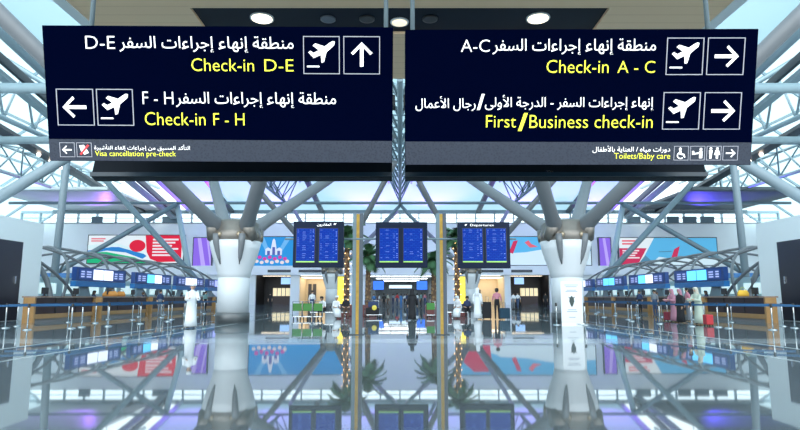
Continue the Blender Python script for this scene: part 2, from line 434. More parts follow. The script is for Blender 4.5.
def girder(X, zb, zt, half, y0, y1, step, label, rb=.22, rw=.09, m1=None):
    m1 = m1 or M_steel
    t = thing('roof_truss', label, 'truss', group='lattice trusses under the roof')
    mb = MB(); mb.tube([(X, y0, zb), (X, y1, zb)], rb, 8); mb.build('bottom_chord', m1, t)
    tops = (-half, half) if half else (0,)
    for h in tops:
        mb = MB(); mb.tube([(X + h, y0, zt), (X + h, y1, zt)], rb * .8, 8); mb.build('top_chord', M_lightsteel, t)
    mb = MB(); k = int((y1 - y0) / step)
    for i in range(k):
        ya, ym, yb = y0 + i * step, y0 + (i + .5) * step, y0 + (i + 1) * step
        for h in tops:
            mb.tube([(X, ya, zb), (X + h, ym, zt), (X, yb, zb)], rw, 5)
        if half: mb.tube([(X - half, ym, zt), (X + half, ym, zt)], rw, 5)
        if half and i + 1 < k: mb.tube([(X - half, ym, zt), (X + half, ym + step, zt)], rw, 5)
    mb.build('web', m1, t)
    return t
girder(0, 14.9, 18.3, 1.7, 35, 86, 4, 'triangular lattice truss on the centre line, seen between the two signs', .2, .09)
for s in (-1, 1):
    girder(s * 17, 15.2, 18.5, 1.9, 38, 86, 4, 'triangular lattice truss running above the %s row of columns' % side_word(s), .2, .09)
    girder(s * 41, 19.6, 25.6, 0, 33, 97, 5, 'tall flat lattice truss in front of the %s side glazing' % side_word(s), .3, .14, M_lightsteel)
    girder(s * 49, 16.6, 20.4, 1.5, 33, 97, 4.5, 'slender lattice truss low along the %s side glazing' % side_word(s), .24, .12, M_lightsteel)
for j, (Y, zz, r) in enumerate(((45, 18, .42), (60, 17.8, .4), (85, 15.1, .22))):
    tag(MB().tube([(-58, Y, zz), (58, Y, zz)], r, 10).build('roof_tie', M_lightsteel if j < 2 else M_steel),
        ('long horizontal steel tube crossing the hall high beside the top of the signs', 'long horizontal steel tube crossing the hall level with the lower edge of the signs', 'thin far horizontal steel tube crossing just above the clerestory windows')[j], 'tube')
tag(MB().bar((-60, 99.4, z(212.5)), (60, 99.4, z(212.5)), .6, .6).build('wall_plate_beam', M_steel), 'blue grey edge beam above the clerestory of the far wall', 'beam')
for s in (-1, 1):
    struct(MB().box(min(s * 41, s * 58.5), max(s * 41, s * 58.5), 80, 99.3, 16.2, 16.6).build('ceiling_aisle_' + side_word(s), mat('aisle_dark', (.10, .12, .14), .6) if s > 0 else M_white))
def brace(a, b, r, label, m=M_steel, name='brace'):
    return tag(MB().tube([a, b], r, 10).build(name, m), label, name.replace('_', ' '))
for s in (-1, 1):
    f = (lambda px: px) if s < 0 else (lambda px: 800 - px)
    sw = side_word(s)
    q0, q1 = at(f(177), 204, 85), at(f(100), 248, 85)
    brace(q0, q0 + (q1 - q0) * (q0.z / (q0.z - q1.z)), .36, 'outer leg of the crossed braces at the %s roof node' % sw)
    q0, q1 = at(f(96), 170, 80), at(f(184), 266, 80)
    brace(q0, q0 + (q1 - q0) * (q0.z / (q0.z - q1.z)), .40, 'long diagonal brace crossing in front of the %s wide advertisement' % sw)
    brace(at(f(177), 204, 85.5), at(f(196), 310, 85.5), .40, 'pale slender post falling from the %s roof node' % sw, M_lightsteel, 'post')
    p0, p1 = at(f(66.5), 163, 44), at(f(55.5), 265, 44)
    dr = (p1 - p0) / (p1.z - p0.z)
    p0 = p0 + dr * 9; p1 = p1 - dr * p1.z
    brace(p1, p0, .27, 'tall slender leaning post behind the %s check-in counters' % sw, M_strutb, 'post')
    a, b = Vector((s * 25.4, 29.7, 2.6)), Vector((s * 15.5, 35.5, 15.0))
    brace(at(f(-22), 210, 30.9), at(f(72), 154, 33.3) + (at(f(72), 154, 33.3) - at(f(-22), 210, 30.9)) * .9, .32, 'thick sloping strut entering from the %s edge below the sign' % sw, M_strutb, 'strut')
    brace(at(f(385), 180, 88), at(f(366), 213, 88), .25, 'thin %s brace descending behind the middle departure board' % sw)
    brace(at(400.5, 205, 85), at(f(376), 231, 85), .25, '%s leg of the V below the middle roof node' % sw)

# ================================================================== COLUMNS
CY = 29.7
def make_column(label):
    t = thing('column', label, 'column', kind='thing')
    mb = MB(); mb.lathe([(.79, .5), (.79, 2.22), (.77, 2.235), (.77, 2.255), (.79, 2.27), (.84, 2.5), (.93, 2.8), (1.07, 3.2), (1.20, 3.65), (1.30, 4.08), (1.2, 4.12)], 40)
    mb.build('shaft', mat('column_white', (.66, .68, .71), .35), t)
    mb = MB(); mb.lathe([(.84, 0), (.84, .49), (.80, .51)], 40); mb.build('steel_base_ring', mat('base_ring_steel', (.13, .135, .14), .4, .6), t)
    mb = MB(); mb.lathe([(1.16, 4.05), (1.26, 4.12), (1.27, 4.55), (1.20, 4.62), (1.16, 5.0), (1.0, 5.15), (.5, 5.2)], 32); mb.build('capital', M_cap, t)
    for q in range(8):
        a = PI / 8 + q * PI / 4
        mb = MB(); mb.ball((1.24 * math.cos(a), 1.24 * math.sin(a), 4.36), .14, .14, .16, 8); mb.build('capital_bolt', mat('bolt', (.35, .28, .2), .35, .8), t)
    # four tapered tree struts
    for dx, dy, H_ in ((-1, -1, 9.8), (1, -1, 9.8), (-1, 1, 9.8), (1, 1, 9.8)):
        a = Vector((dx * .55, dy * .35, 4.55)); dv = Vector((dx * .747, dy * 1.66, 1.0))
        mb = MB(); mb.tube([a, a + dv * .35, a + dv * .8, a + dv * H_], [.33, .40, .34, .27], 16)
        st = mb.build('tree_strut', M_strut, t)
        a2 = Vector((dx * .98, dy * .55, 4.2))
        mb = MB(); mb.tube([a2, a + dv * .42 - Vector((0, 0, .1))], [.3, .33], 12); mb.build('saddle', M_cap, st)
        ang = -dy * -1 * PI / 2 * 1 + (dx * .5 if dy < 0 else -dx * .5); c, sn = math.cos(ang), math.sin(ang)
        mb = MB()   # tail fin let into the flare
        pr = [(1.34, 4.4, .17), (1.30, 4.0, .17), (1.20, 3.6, .14), (1.08, 3.2, .09), (.98, 2.9, .03)]
        mb.tube([(r * c, r * sn, h) for r, h, q in pr], [q for r, h, q in pr], 8); mb.build('strut_tail', M_strut, t)
    return t
cc = make_column('large white flared column to the left, behind the white robed man')
cc.location = (-8.45, CY, 0); cc['group'] = 'flared white tree columns'
dup(cc, (8.5, CY, 0), 0, 'large white flared column to the right, behind the white notice stand', 'flared white tree columns')
dup(cc, (xat(332, 72), 72, 0), 0, 'smaller far white column behind the left departure board', 'flared white tree columns')
dup(cc, (xat(471, 72), 72, 0), 0, 'smaller far white column behind the right departure board', 'flared white tree columns')
dup(cc, (-25.6, CY - 1.5, 0), 0, 'white tree column just outside the left edge, only its strut showing', 'flared white tree columns') if False else None

# ================================================================== HANGING SIGNS
TILT = math.radians(14.6)
def make_sign(label, mid, roll, corners, strip_top):
    t = thing('hanging_sign', label, 'sign', group='pair of front wayfinding signs')
    o = at(mid[0], mid[1], 5.83)
    t.location = o; t.rotation_euler = (TILT, roll, 0)
    bpy.context.view_layer.update()
    Mi = t.matrix_world.inverted()
    nrm = t.matrix_world.to_3x3() @ Vector((0, -1, 0)); cp = Vector((0, 0, CAM_Z))
    def S(px, py):
        d_ = ray(px, py); k_ = (o - cp).dot(nrm) / d_.dot(nrm)
        p = Mi @ (cp + d_ * k_); return Vector((p.x, 0, p.z))
    def B(x0, y0, x1, y1):
        ym = (y0 + y1) / 2; xm = (x0 + x1) / 2; return (S(x0, ym).x, S(x1, ym).x, S(xm, y1).z, S(xm, y0).z)
    pts = [S(*c) for c in corners]
    mb = MB(); mb.prism(pts, (0, .14, 0)); mb.build('panel', M_navy, t)
    st = [S(*strip_top[0]), S(*strip_top[1])]
    mb = MB(); mb.prism([st[0] + Vector((.004, 0, 0)), st[1] - Vector((.004, 0, 0)), pts[2] + Vector((-.004, 0, .004)), pts[3] + Vector((.004, 0, .004))], (0, -.003, 0))
    mb.build('lower_strip', STRIP, t)['label'] = 'blue grey patterned lower strip'
    return t, S, B
def strip_mat():
    m = bpy.data.materials.new('patterned_strip'); m.use_nodes = True; nt = m.node_tree; b = nt.nodes['Principled BSDF']
    tc = nt.nodes.new('ShaderNodeTexCoord'); v = nt.nodes.new('ShaderNodeTexVoronoi'); v.inputs['Scale'].default_value = 45
    rp = nt.nodes.new('ShaderNodeValToRGB'); rp.color_ramp.elements[0].color = (.007, .013, .034, 1); rp.color_ramp.elements[1].color = (.024, .034, .066, 1); rp.color_ramp.elements[1].position = .6
    nt.links.new(tc.outputs['Object'], v.inputs['Vector']); nt.links.new(v.outputs['Distance'], rp.inputs[0]); nt.links.new(rp.outputs[0], b.inputs['Base Color'])
    b.inputs['Roughness'].default_value = .22
    return m
STRIP = strip_mat()
PLANE = [(.87, .14), (.85, .24), (.64, .42), (.57, .68), (.50, .70), (.48, .49), (.29, .58), (.14, .43), (.20, .385), (.29, .44), (.43, .37), (.26, .25), (.33, .19), (.59, .27), (.74, .165), (.81, .13)]
def frame_mb(b, wd):
    x0, x1, z0, z1 = b; mb = MB(); y = -.005
    for a in ((x0, x1, z0, z0 + wd), (x0, x1, z1 - wd, z1), (x0, x0 + wd, z0 + wd, z1 - wd), (x1 - wd, x1, z0 + wd, z1 - wd)):
        mb.box(a[0], a[1], y, 0, a[2], a[3])
    return mb
def U(b, u, v, y=-.005): return Vector((b[0] + u * (b[1] - b[0]), y, b[3] - v * (b[3] - b[2])))
def sym_poly(mb, b, pts): mb.poly([U(b, *p) for p in pts])
def disc(mb, b, u, v, r, n=14): mb.poly([U(b, u + r * math.cos(2 * PI * i / n), v + r * math.sin(2 * PI * i / n)) for i in range(n)])
def arrow(mb, b, deg, s=1.0):
    c, sn = math.cos(math.radians(deg)), math.sin(math.radians(deg))
    def R(q): return [(.5 + (p[0] * c - p[1] * sn), .5 - (p[0] * sn + p[1] * c)) for p in q]
    wd = .048 * s
    sym_poly(mb, b, R([(-.30, -wd), (.27, -wd), (.27, wd), (-.30, wd)]))
    for sg in (1, -1):
        q = [(.33, 0), (.33 - .065 * s, .0), (.03, sg * .26), (.03 + .06, sg * .31), (.36, sg * .02)]
        sym_poly(mb, b, R([(.345, 0), (.245, 0), (.01, sg * .235), (.06, sg * .295)]))
def pictogram(t, B, box, what, wd=.008):
    b = B(*box)
    f = frame_mb(b, wd).build('pictogram_frame', M_frame, t)
    mb = MB()
    if what == 'plane':
        sym_poly(mb, b, PLANE); sym_poly(mb, b, [(.10, .78), (.44, .78), (.44, .82), (.10, .82)])
    elif what in ('l', 'r', 'u'): arrow(mb, b, {'l': 180, 'r': 0, 'u': 90}[what])
    elif what == 'wheelchair':
        disc(mb, b, .42, .2, .09); sym_poly(mb, b, [(.36, .3), (.5, .3), (.52, .52), (.7, .55), (.8, .78), (.72, .82), (.62, .64), (.38, .6)])
        n = 12
        for i in range(n):
            a0, a1 = PI * .25 + i * PI * 1.15 / n, PI * .25 + (i + 1) * PI * 1.15 / n
            sym_poly(mb, b, [(.46 + r * math.cos(a), .66 + r * math.sin(a)) for r, a in ((.25, a0), (.25, a1), (.18, a1), (.18, a0))])
    elif what == 'baby':
        disc(mb, b, .72, .22, .09); sym_poly(mb, b, [(.62, .33), (.82, .33), (.84, .85), (.62, .85)]); sym_poly(mb, b, [(.12, .52), (.62, .44), (.62, .54), (.14, .62)]); disc(mb, b, .2, .42, .08)
    elif what == 'people':
        for u in (.28, .72):
            disc(mb, b, u, .18, .09)
            sym_poly(mb, b, [(u - .12, .3), (u + .12, .3), (u + (.09 if u < .5 else .2), .62), (u - (.09 if u < .5 else .2), .62)])
            sym_poly(mb, b, [(u - .08, .62), (u + .08, .62), (u + .07, .88), (u - .07, .88)])
    elif what == 'no_visa':
        sym_poly(mb, b, [(.18, .2), (.5, .16), (.8, .7), (.5, .84), (.3, .6)])
    mb.build('symbol', M_txt, f)
    if what == 'no_visa':
        mb = MB(); sym_poly(mb, b, [(.2, .78), (.74, .12), (.86, .2), (.3, .88)])
        o = mb.build('slash', mat('red_mark', (.75, .05, .06), .5, emit=.4), f); o.location.y = -.002

t, S, B = make_sign('dark blue sign to check-in D-E and F-H, left of the hanging pair', (221, 94), math.radians(.32),
                    [(42, 25.3), (393, 27.3), (392, 163), (50, 160.8)], [(48.7, 139), (392.3, 141)])
place_text('D-E', 'lettering', M_txt, t, B(85.5, 36, 115, 48.8))
place_text('منطقة إنهاء إجراءات السفر', 'arabic_lettering', M_txt, t, B(119.5, 36.2, 293.5, 53.3))
place_text('Check-in', 'lettering', M_yel, t, B(191.5, 58.5, 254, 71.3)); place_text('D-E', 'lettering', M_yel, t, B(264.5, 59.5, 293.5, 71.3))
pictogram(t, B, (303.3, 36.2, 339.7, 74.1), 'plane'); pictogram(t, B, (343.5, 36.3, 380, 74.3), 'u')
pictogram(t, B, (57, 88.8, 94, 125.4), 'l'); pictogram(t, B, (97, 89, 133.5, 125.6), 'plane')
place_text('F - H', 'lettering', M_txt, t, B(142.7, 91.7, 173.4, 104.2))
place_text('منطقة إنهاء إجراءات السفر', 'arabic_lettering', M_txt, t, B(176, 92, 336, 108.6))
place_text('Check-in', 'lettering', M_yel, t, B(145, 112.3, 205.5, 125.3)); place_text('F - H', 'lettering', M_yel, t, B(213.5, 113.3, 244.5, 125.3))
pictogram(t, B, (60, 142.5, 75, 157), 'l', .005); pictogram(t, B, (76.8, 142.6, 92, 157), 'no_visa', .005)
place_text('التأكد المسبق من إجراءات إلغاء التأشيرة', 'arabic_lettering', M_txt, t, B(94.5, 144.6, 190, 151.2), off=-.006)
place_text('Visa cancellation pre-check', 'lettering', M_yel, t, B(95.3, 151, 176, 157.8), off=-.006)
SIGN_L = t
t, S, B = make_sign('dark blue sign to check-in A-C and first/business, right of the hanging pair', (579, 97), math.radians(-.03),
                    [(405, 29.8), (758.5, 28.8), (750.5, 165), (405, 165)], [(405, 141.5), (751.8, 142.5)])
place_text('A-C', 'lettering', M_txt, t, B(461, 39.7, 489.7, 52))
place_text('منطقة إنهاء إجراءات السفر', 'arabic_lettering', M_txt, t, B(492.5, 38.6, 655.8, 55.6))
place_text('Check-in', 'lettering', M_yel, t, B(546.5, 60, 608.5, 73)); place_text('A - C', 'lettering', M_yel, t, B(617.5, 61, 655, 73))
pictogram(t, B, (666.3, 37.7, 703.3, 75), 'plane'); pictogram(t, B, (707, 37.6, 744.3, 75), 'r')
place_text('إنهاء إجراءات السفر - الدرجة الأولى', 'arabic_lettering', M_txt, t, B(485, 95, 653.5, 111))
place_text('/', 'lettering', M_txt, t, B(477, 94, 484.5, 110), off=.03)
place_text('رجال الأعمال', 'arabic_lettering', M_txt, t, B(415.5, 96.3, 475.5, 111))
place_text('First', 'lettering', M_yel, t, B(486, 115.2, 516, 127.5)); place_text('/', 'lettering', M_yel, t, B(518, 113, 527.5, 131), off=.03)
place_text('Business check-in', 'lettering', M_yel, t, B(529.5, 115, 652.5, 128))
pictogram(t, B, (662.7, 92.2, 699.7, 129.5), 'plane'); pictogram(t, B, (703.7, 92.3, 740.7, 129.5), 'r')
place_text('دورات مياه / العناية بالأطفال', 'arabic_lettering', M_txt, t, B(592.5, 145.8, 670, 153), off=-.006)
place_text('Toilets/Baby care', 'lettering', M_yel, t, B(614, 153, 670, 160.6), off=-.006)
for a, b, c in ((673.7, 688.4, 'wheelchair'), (690, 704.6, 'baby'), (706.3, 721, 'people'), (722.6, 737.7, 'r')): pictogram(t, B, (a, 146, b, 160.3), c, .005)
SIGN_R = t
# hanger poles belong to the pair of signs
for sg, pxs in ((SIGN_L, (92, 386)), (SIGN_R, (412.5, 707))):
    Mi = sg.matrix_world.inverted()
    for px in pxs:
        X = at(px, 20, 6.05).x
        mb = MB(); mb.tube([(X, 6.05, 3.2), (X, 6.05, HC)], .026, 10); ob = mb.build('hanger_pole', M_steel, sg)
        ob.matrix_parent_inverse = Mi
    mb = MB(); mb.box(at(pxs[0], 100, 6.05).x - .1, at(pxs[1], 100, 6.05).x + .1, 5.95, 6.12, 3.3, 3.42); ob = mb.build('hanger_bracket', M_darksteel, sg); ob.matrix_parent_inverse = Mi
# the two signs behind, facing away
for s, a, b in ((-1, 91, 392), (1, 405, 707)):
    YR = 6.95
    p0, p1 = at(a, 177, YR), at(b, 177, YR); up = Vector((0, .26, 1.0)) * 1.28
    t = thing('hanging_sign', 'dark back of the second sign hanging behind the %s' % ('D-E sign' if s < 0 else 'A-C sign'), 'sign', group='pair of rear signs seen from behind')
    mb = MB(); mb.prism([p0, p1, p1 + up, p0 + up], (0, .12, -.03)); mb.build('panel', M_navy2, t)
    lp = at(241 if s < 0 else 549, 171, YR)
    mb = MB(); mb.box(lp.x - .045, lp.x + .045, YR + .015, YR + .035, lp.z - .008, lp.z + .008); mb.build('maker_plate', M_chrome, t)
    mb = MB(); mb.bar(p0 + Vector((0, -.015, .03)), p1 + Vector((0, -.015, .03)), .03, .05); mb.build('bottom_rail', mat('rail_blue', (.012, .04, .07), .3), t)
    for xx in (p0.x + .3, p1.x - .3):
        mb = MB(); mb.bar((xx, 6.13, p0.z + .62), (xx, YR + .16, p0.z + .62), .04, .05); mb.build('link_bracket', M_darksteel, t)
# fittings in the dark ceiling strip
ZR = HC + .06
def zpt(px, py, Z):
    d_ = ray(px, py); k_ = (Z - CAM_Z) / d_.z; return Vector((d_.x * k_, d_.y * k_, Z))
for px, py, r, lit, lab in ((262, 17.5, .21, 1, 'lit round downlight over the D-E sign'), (538, 17.5, .21, 1, 'lit round downlight over the A-C sign'), (399.5, 21.5, .16, .2, 'dim round downlight between the hanger poles')):
    p = zpt(px, py, ZR)
    t = thing('downlight', lab, 'downlight', p, group='downlights in the dark ceiling strip')
    MB().lathe([(r, -.03), (r + .035, -.03), (r + .035, 0), (r, 0)], 28).build('rim', M_white, t)
    MB().lathe([(.01, -.035), (r, -.035), (r, -.005), (.01, -.005)], 28).build('diffuser', mat('lamp_on' if lit == 1 else 'lamp_dim', (1, .92, .78), .4, emit=3 if lit == 1 else .7, ecol=(1, .80, .50)), t)
    lamp('downlight_beam', 'SPOT', (p.x, p.y, p.z - .1), 160 * lit, (1, .9, .75), .15, (p.x, p.y, 0), 2.2)
for px, lab in ((328, 'dark round ceiling speaker, outer one over the D-E sign'), (367, 'black round ceiling speaker, inner one over the D-E sign'), (430, 'black round ceiling speaker over the A-C sign')):
    p = zpt(px, 18.5, ZR)
    t = thing('ceiling_speaker', lab, 'speaker', p, group='round speakers in the dark ceiling strip')
    MB().lathe([(.12, -.03), (.16, -.03), (.16, 0), (.12, 0)], 24).build('rim', mat('speaker_rim', (.10, .12, .15), .4) if px == 328 else M_black, t)
    MB().lathe([(.01, -.02), (.12, -.03), (.12, 0), (.01, 0)], 24).build('grille', M_black, t)

# ================================================================== DEPARTURE BOARDS
def screen_mat():
    m = bpy.data.materials.new('flight_screen'); m.use_nodes = True; nt = m.node_tree; b = nt.nodes['Principled BSDF']
    tc = nt.nodes.new('ShaderNodeTexCoord'); mp = nt.nodes.new('ShaderNodeMapping'); mp.inputs['Rotation'].default_value = (PI / 2, 0, 0)
    br = nt.nodes.new('ShaderNodeTexBrick'); br.inputs['Scale'].default_value = 1; br.inputs['Brick Width'].default_value = .14; br.inputs['Row Height'].default_value = .06; br.inputs['Mortar Size'].default_value = .014
    br.inputs['Color1'].default_value = (.006, .07, .72, 1); br.inputs['Color2'].default_value = (.02, .14, .85, 1); br.inputs['Mortar'].default_value = (.003, .05, .62, 1)
    nt.links.new(tc.outputs['Object'], mp.inputs[0]); nt.links.new(mp.outputs[0], br.inputs['Vector'])
    nt.links.new(br.outputs['Color'], b.inputs['Emission Color']); b.inputs['Emission Strength'].default_value = .37
    b.inputs['Base Color'].default_value = (.002, .006, .03, 1); b.inputs['Roughness'].default_value = .4; b.inputs['Specular IOR Level'].default_value = .08
    return m
M_scr = screen_mat(); M_house = mat('board_housing', (.012, .02, .045), .5, spec=.12); M_green = mat('screen_green', (.25, .5, .1), .4, emit=.5)
YD = 19.9
def board(x0, x1, y0, y1, scr, label, head):
    a, b = at(x0, y1, YD), at(x1, y0, YD)
    t = thing('departure_board', label, 'departure board', ((a.x + b.x) / 2, YD, a.z), group='hanging departure boards')
    hw, hh = (b.x - a.x) / 2, b.z - a.z
    MB().box(-hw, hw, 0, .24, 0, hh, .015).build('housing', M_house, t)
    for sx0, sx1 in scr:
        p, q = at(sx0, 261, YD), at(sx1, 228.5, YD)
        c = (p.x + q.x) / 2 - t.location.x; h0, h1 = p.z - a.z, q.z - a.z; w2 = (q.x - p.x) / 2
        fr = frame_mb((c - w2 - .02, c + w2 + .02, h0 - .06, h1 + .02), .02).build('screen_bezel', M_black, t)
        sc = MB().box(c - w2, c + w2, -.004, 0, h0, h1).build('screen', M_scr, t)
        MB().box(c - w2, c + w2, -.006, 0, h0 - .045, h0 - .004).build('status_line', M_green, sc)
        mb = MB()
        for i in range(15):
            zz = h1 - .06 - i * (h1 - h0 - .1) / 15
            for u, l in ((-.9, .22), (-.35, .45), (.45, .2)):
                if random.random() < .45: mb.box(c + w2 * u, c + w2 * (u + l * random.uniform(.6, 1)), -.006, -.004, zz, zz + .009)
            if random.random() < .5: mb.box(c + w2 * .78, c + w2 * .9, -.006, -.004, zz - .004, zz + .016)
        mb.build('flight_list', mat('pale_blue_text', (.08, .14, .5), .5, emit=.5, ecol=(.25, .38, .9)), sc)
    if head == 'en':
        place_text('Departures', 'lettering', M_txt, t, (-hw * .52, hw * .38, hh - .17, hh - .07), -.006)
        bx = (-hw * .76, -hw * .62, hh - .17, hh - .06); MB().poly([U(bx, *p, -.006) for p in PLANE]).build('plane_symbol', M_txt, t)
    elif head == 'ar':
        place_text('المغادرون', 'arabic_lettering', M_txt, t, (-.05, hw * .5, hh - .18, hh - .06), -.006)
        bx = (hw * .56, hw * .74, hh - .17, hh - .05); MB().poly([U(bx, *p, -.006) for p in PLANE]).build('plane_symbol', M_txt, t)
    return t
board(292.5, 343.7, 221.3, 267.3, ((296, 315), (319, 338)), 'departure board with an Arabic heading, first of the three', 'ar')
board(375.5, 427.3, 222, 267.6, ((379.5, 398.5), (403.5, 422.5)), 'departure board hanging between the two gold striped posts', None)
board(458.3, 509.5, 222, 268.2, ((463, 482.3), (486.7, 505.7)), 'departure board headed Departures, beside the right post', 'en')
rl = thing('board_rail', 'steel rail carrying the three departure boards', 'rail')
for py in (239, ):
    a, b = at(285, py, YD + .3), at(516, py, YD + .3)
    MB().tube([a, b], .035, 10).build('rail_tube', M_steel, rl)
    for px in (300, 336, 383, 420, 466, 502):
        p = at(px, py, YD + .3); MB().box(p.x - .04, p.x + .04, YD + .22, YD + .36, p.z - .1, p.z + .1).build('clamp', M_darksteel, rl)
for px, lab in ((357.3, 'steel post with a gold stripe left of the middle departure board'), (441.8, 'steel post with a gold stripe right of the middle departure board')):
    X = xat(px, YD + .3); t = thing('board_post', lab, 'post', (X, YD + .36, 0), group='gold striped posts of the departure boards')
    zt = zat(213.4, YD + .3)
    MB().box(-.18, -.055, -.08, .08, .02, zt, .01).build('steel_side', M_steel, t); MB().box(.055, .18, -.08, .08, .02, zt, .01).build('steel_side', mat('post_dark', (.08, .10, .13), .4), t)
    MB().box(-.055, .055, -.055, .06, .02, zt - .02).build('gold_stripe', M_gold, t)
    MB().box(-.25, .25, -.2, .2, 0, .02).build('base_plate', M_darksteel, t)

# ================================================================== ADVERTISEMENTS ON THE FAR WALL
YA = YB - .5
def bill(px0, py0, px1, py1, label, base, name='billboard'):
    a, b = at(px0, py1, YA), at(px1, py0, YA)
    t = thing(name, label, 'billboard', ((a.x + b.x) / 2, YA, a.z))
    w_, h_ = b.x - a.x, b.z - a.z; bx = (-w_ / 2, w_ / 2, 0, h_)
    MB().box(-w_ / 2 - .15, w_ / 2 + .15, .0, .5, -.15, h_ + .15).build('frame', M_darksteel, t)
    MB().box(-w_ / 2, w_ / 2, -.03, 0, 0, h_).build('picture', base, t)
    cnt = [0]
    def art(nm, m, *polys):
        cnt[0] += 1; mb = MB()
        for q in polys: mb.poly([U(bx, *p, -.05 - .015 * cnt[0]) for p in q])
        return mb.build(nm, m, t)
    return art
E = lambda n_, c, e=.42: mat('print_' + n_, tuple(v * .36 for v in c), .6, emit=e, ecol=c, spec=.15)
def ell(u, v, ru, rv, n=24): return [(u + ru * math.cos(2 * PI * i / n), v + rv * math.sin(2 * PI * i / n)) for i in range(n)]
def bars(u0, u1, v0, v1, k_): return [[(u0, v0 + i * (v1 - v0) / k_), (u0 + (u1 - u0) * (1 - .25 * ((i * 7) % 3) / 2), v0 + i * (v1 - v0) / k_), (u0 + (u1 - u0) * (1 - .25 * ((i * 7) % 3) / 2), v0 + (i + .55) * (v1 - v0) / k_), (u0, v0 + (i + .55) * (v1 - v0) / k_)] for i in range(k_)]
art = bill(87, 235.5, 184, 263, 'wide advertisement with a red speech bubble above the left check-in rows', E('white', (.85, .93, .95)))
art('swoosh', E('green', (.02, .50, .22)), [(0, .62), (.2, .6), (.5, .8), (.62, 1), (0, 1)])
art('swoosh', E('blue', (.03, .25, .65)), [(0, .55), (.25, .42), (.5, .42), (.62, .75), (.58, .85), (.4, .62), (.2, .55), (0, .68)])
art('swoosh', E('pale', (.72, .93, .95)), [(0, .36), (.3, .28), (.6, .6), (.6, .68), (.3, .4), (0, .5)])
art('headline', E('rose', (.85, .15, .2)), *bars(.03, .18, .1, .26, 2))
art('red_panel', E('red', (.80, .02, .06)), [(.6, .0), (.985, .0), (.985, .85), (.93, .95), (.75, .97), (.66, .85), (.62, .6)])
art('red_emblem', E('red', (.80, .02, .06)), ell(.52, .38, .085, .22))
art('small_print', E('whitetext', (.95, .85, .88)), *bars(.68, .95, .12, .8, 6))
art = bill(192.5, 238, 212, 270, 'purple upright advertisement beside the left large column', E('purple', (.30, .16, .80)))
art('stripes', E('lilac', (.55, .42, .95)), [(.2, 0), (.4, 0), (.75, 1), (.5, 1)], [(.7, 0), (.8, 0), (1, .7), (1, 1)])
art = bill(252, 237, 345, 266, 'blue advertisement with a festive building, behind the left departure board', E('sky', (.03, .32, .72)))
art('light_rays', E('skylight', (.18, .50, .85)), [(.06, .0), (.12, .0), (.2, .6), (.16, .6)], [(.42, 0), (.36, 0), (.26, .6), (.3, .6)])
art('building', E('cream', (.75, .82, .95)), [(.14, .62), (.14, .42), (.17, .36), (.20, .42), (.205, .3), (.215, .12), (.23, .05), (.245, .12), (.255, .3), (.26, .42), (.29, .36), (.32, .42), (.32, .62)])
art('building_shade', E('indigo', (.10, .14, .45)), [(.16, .62), (.16, .48), (.19, .48), (.19, .62)], [(.215, .62), (.215, .35), (.245, .35), (.245, .62)], [(.27, .62), (.27, .48), (.30, .48), (.30, .62)])
art('crowd_print', E('magenta', (.70, .06, .40)), *[ell(.08 + .055 * i, .70 + .05 * (i % 2), .022, .06, 10) for i in range(6)])
art('crowd_print', E('peach', (.9, .75, .72)), *[ell(.05 + .055 * i, .84 + .04 * (i % 2), .022, .06, 10) for i in range(7)])
art = bill(459, 237, 590, 265, 'sky blue advertisement with a red tail plane, behind the right departure board', E('cyan', (.12, .50, .82)))
art('cloud_print', E('cloud', (.70, .88, .96)), [(.1, 1), (.3, .6), (.5, .55), (.7, .4), (1, .5), (1, 1)])
art('red_print', E('crimson', (.65, .04, .12)), [(0, .5), (.1, .1), (.24, .1), (.22, 1), (0, 1)], [(.38, .55), (.415, .15), (.45, .12), (.41, .6)])
art('small_plane', E('rose', (.85, .15, .2)), [(.50, .2), (.53, .12), (.55, .25), (.6, .35), (.54, .38)])
art = bill(600.5, 238, 610, 270, 'narrow purple upright advertisement beside the right large column', E('purple', (.30, .16, .80)))
art('stripes', E('lilac', (.55, .42, .95)), [(.3, 0), (.55, 0), (.9, 1), (.6, 1)])
art = bill(620, 238, 716, 265, 'wide advertisement of a red tailed airliner above the right check-in rows', E('cyan', (.12, .50, .82)))
art('cloud_print', E('cloud', (.70, .88, .96)), [(.3, 1), (.4, .7), (.6, .8), (.8, .66), (1, .75), (1, 1)])
art('white_corner', E('white', (.85, .93, .95)), [(0, 0), (.36, 0), (.2, 1), (0, 1)])
art('red_panel', E('crimson', (.65, .04, .12)), [(0, .38), (.28, .38), (.18, 1), (.0, 1)])
art('red_tail', E('crimson', (.65, .04, .12)), [(.52, .78), (.56, .42), (.62, .3), (.58, .78)])
art('wing', E('steelblue', (.10, .28, .42)), [(.18, .98), (.26, .64), (.36, .98)], [(.4, .5), (.53, .48), (.53, .52), (.4, .53)])
art('headline', E('rose', (.85, .15, .2)), *bars(.03, .24, .08, .3, 2))
art('small_print', E('whitetext', (.95, .85, .88)), *bars(.03, .2, .45, .8, 4))

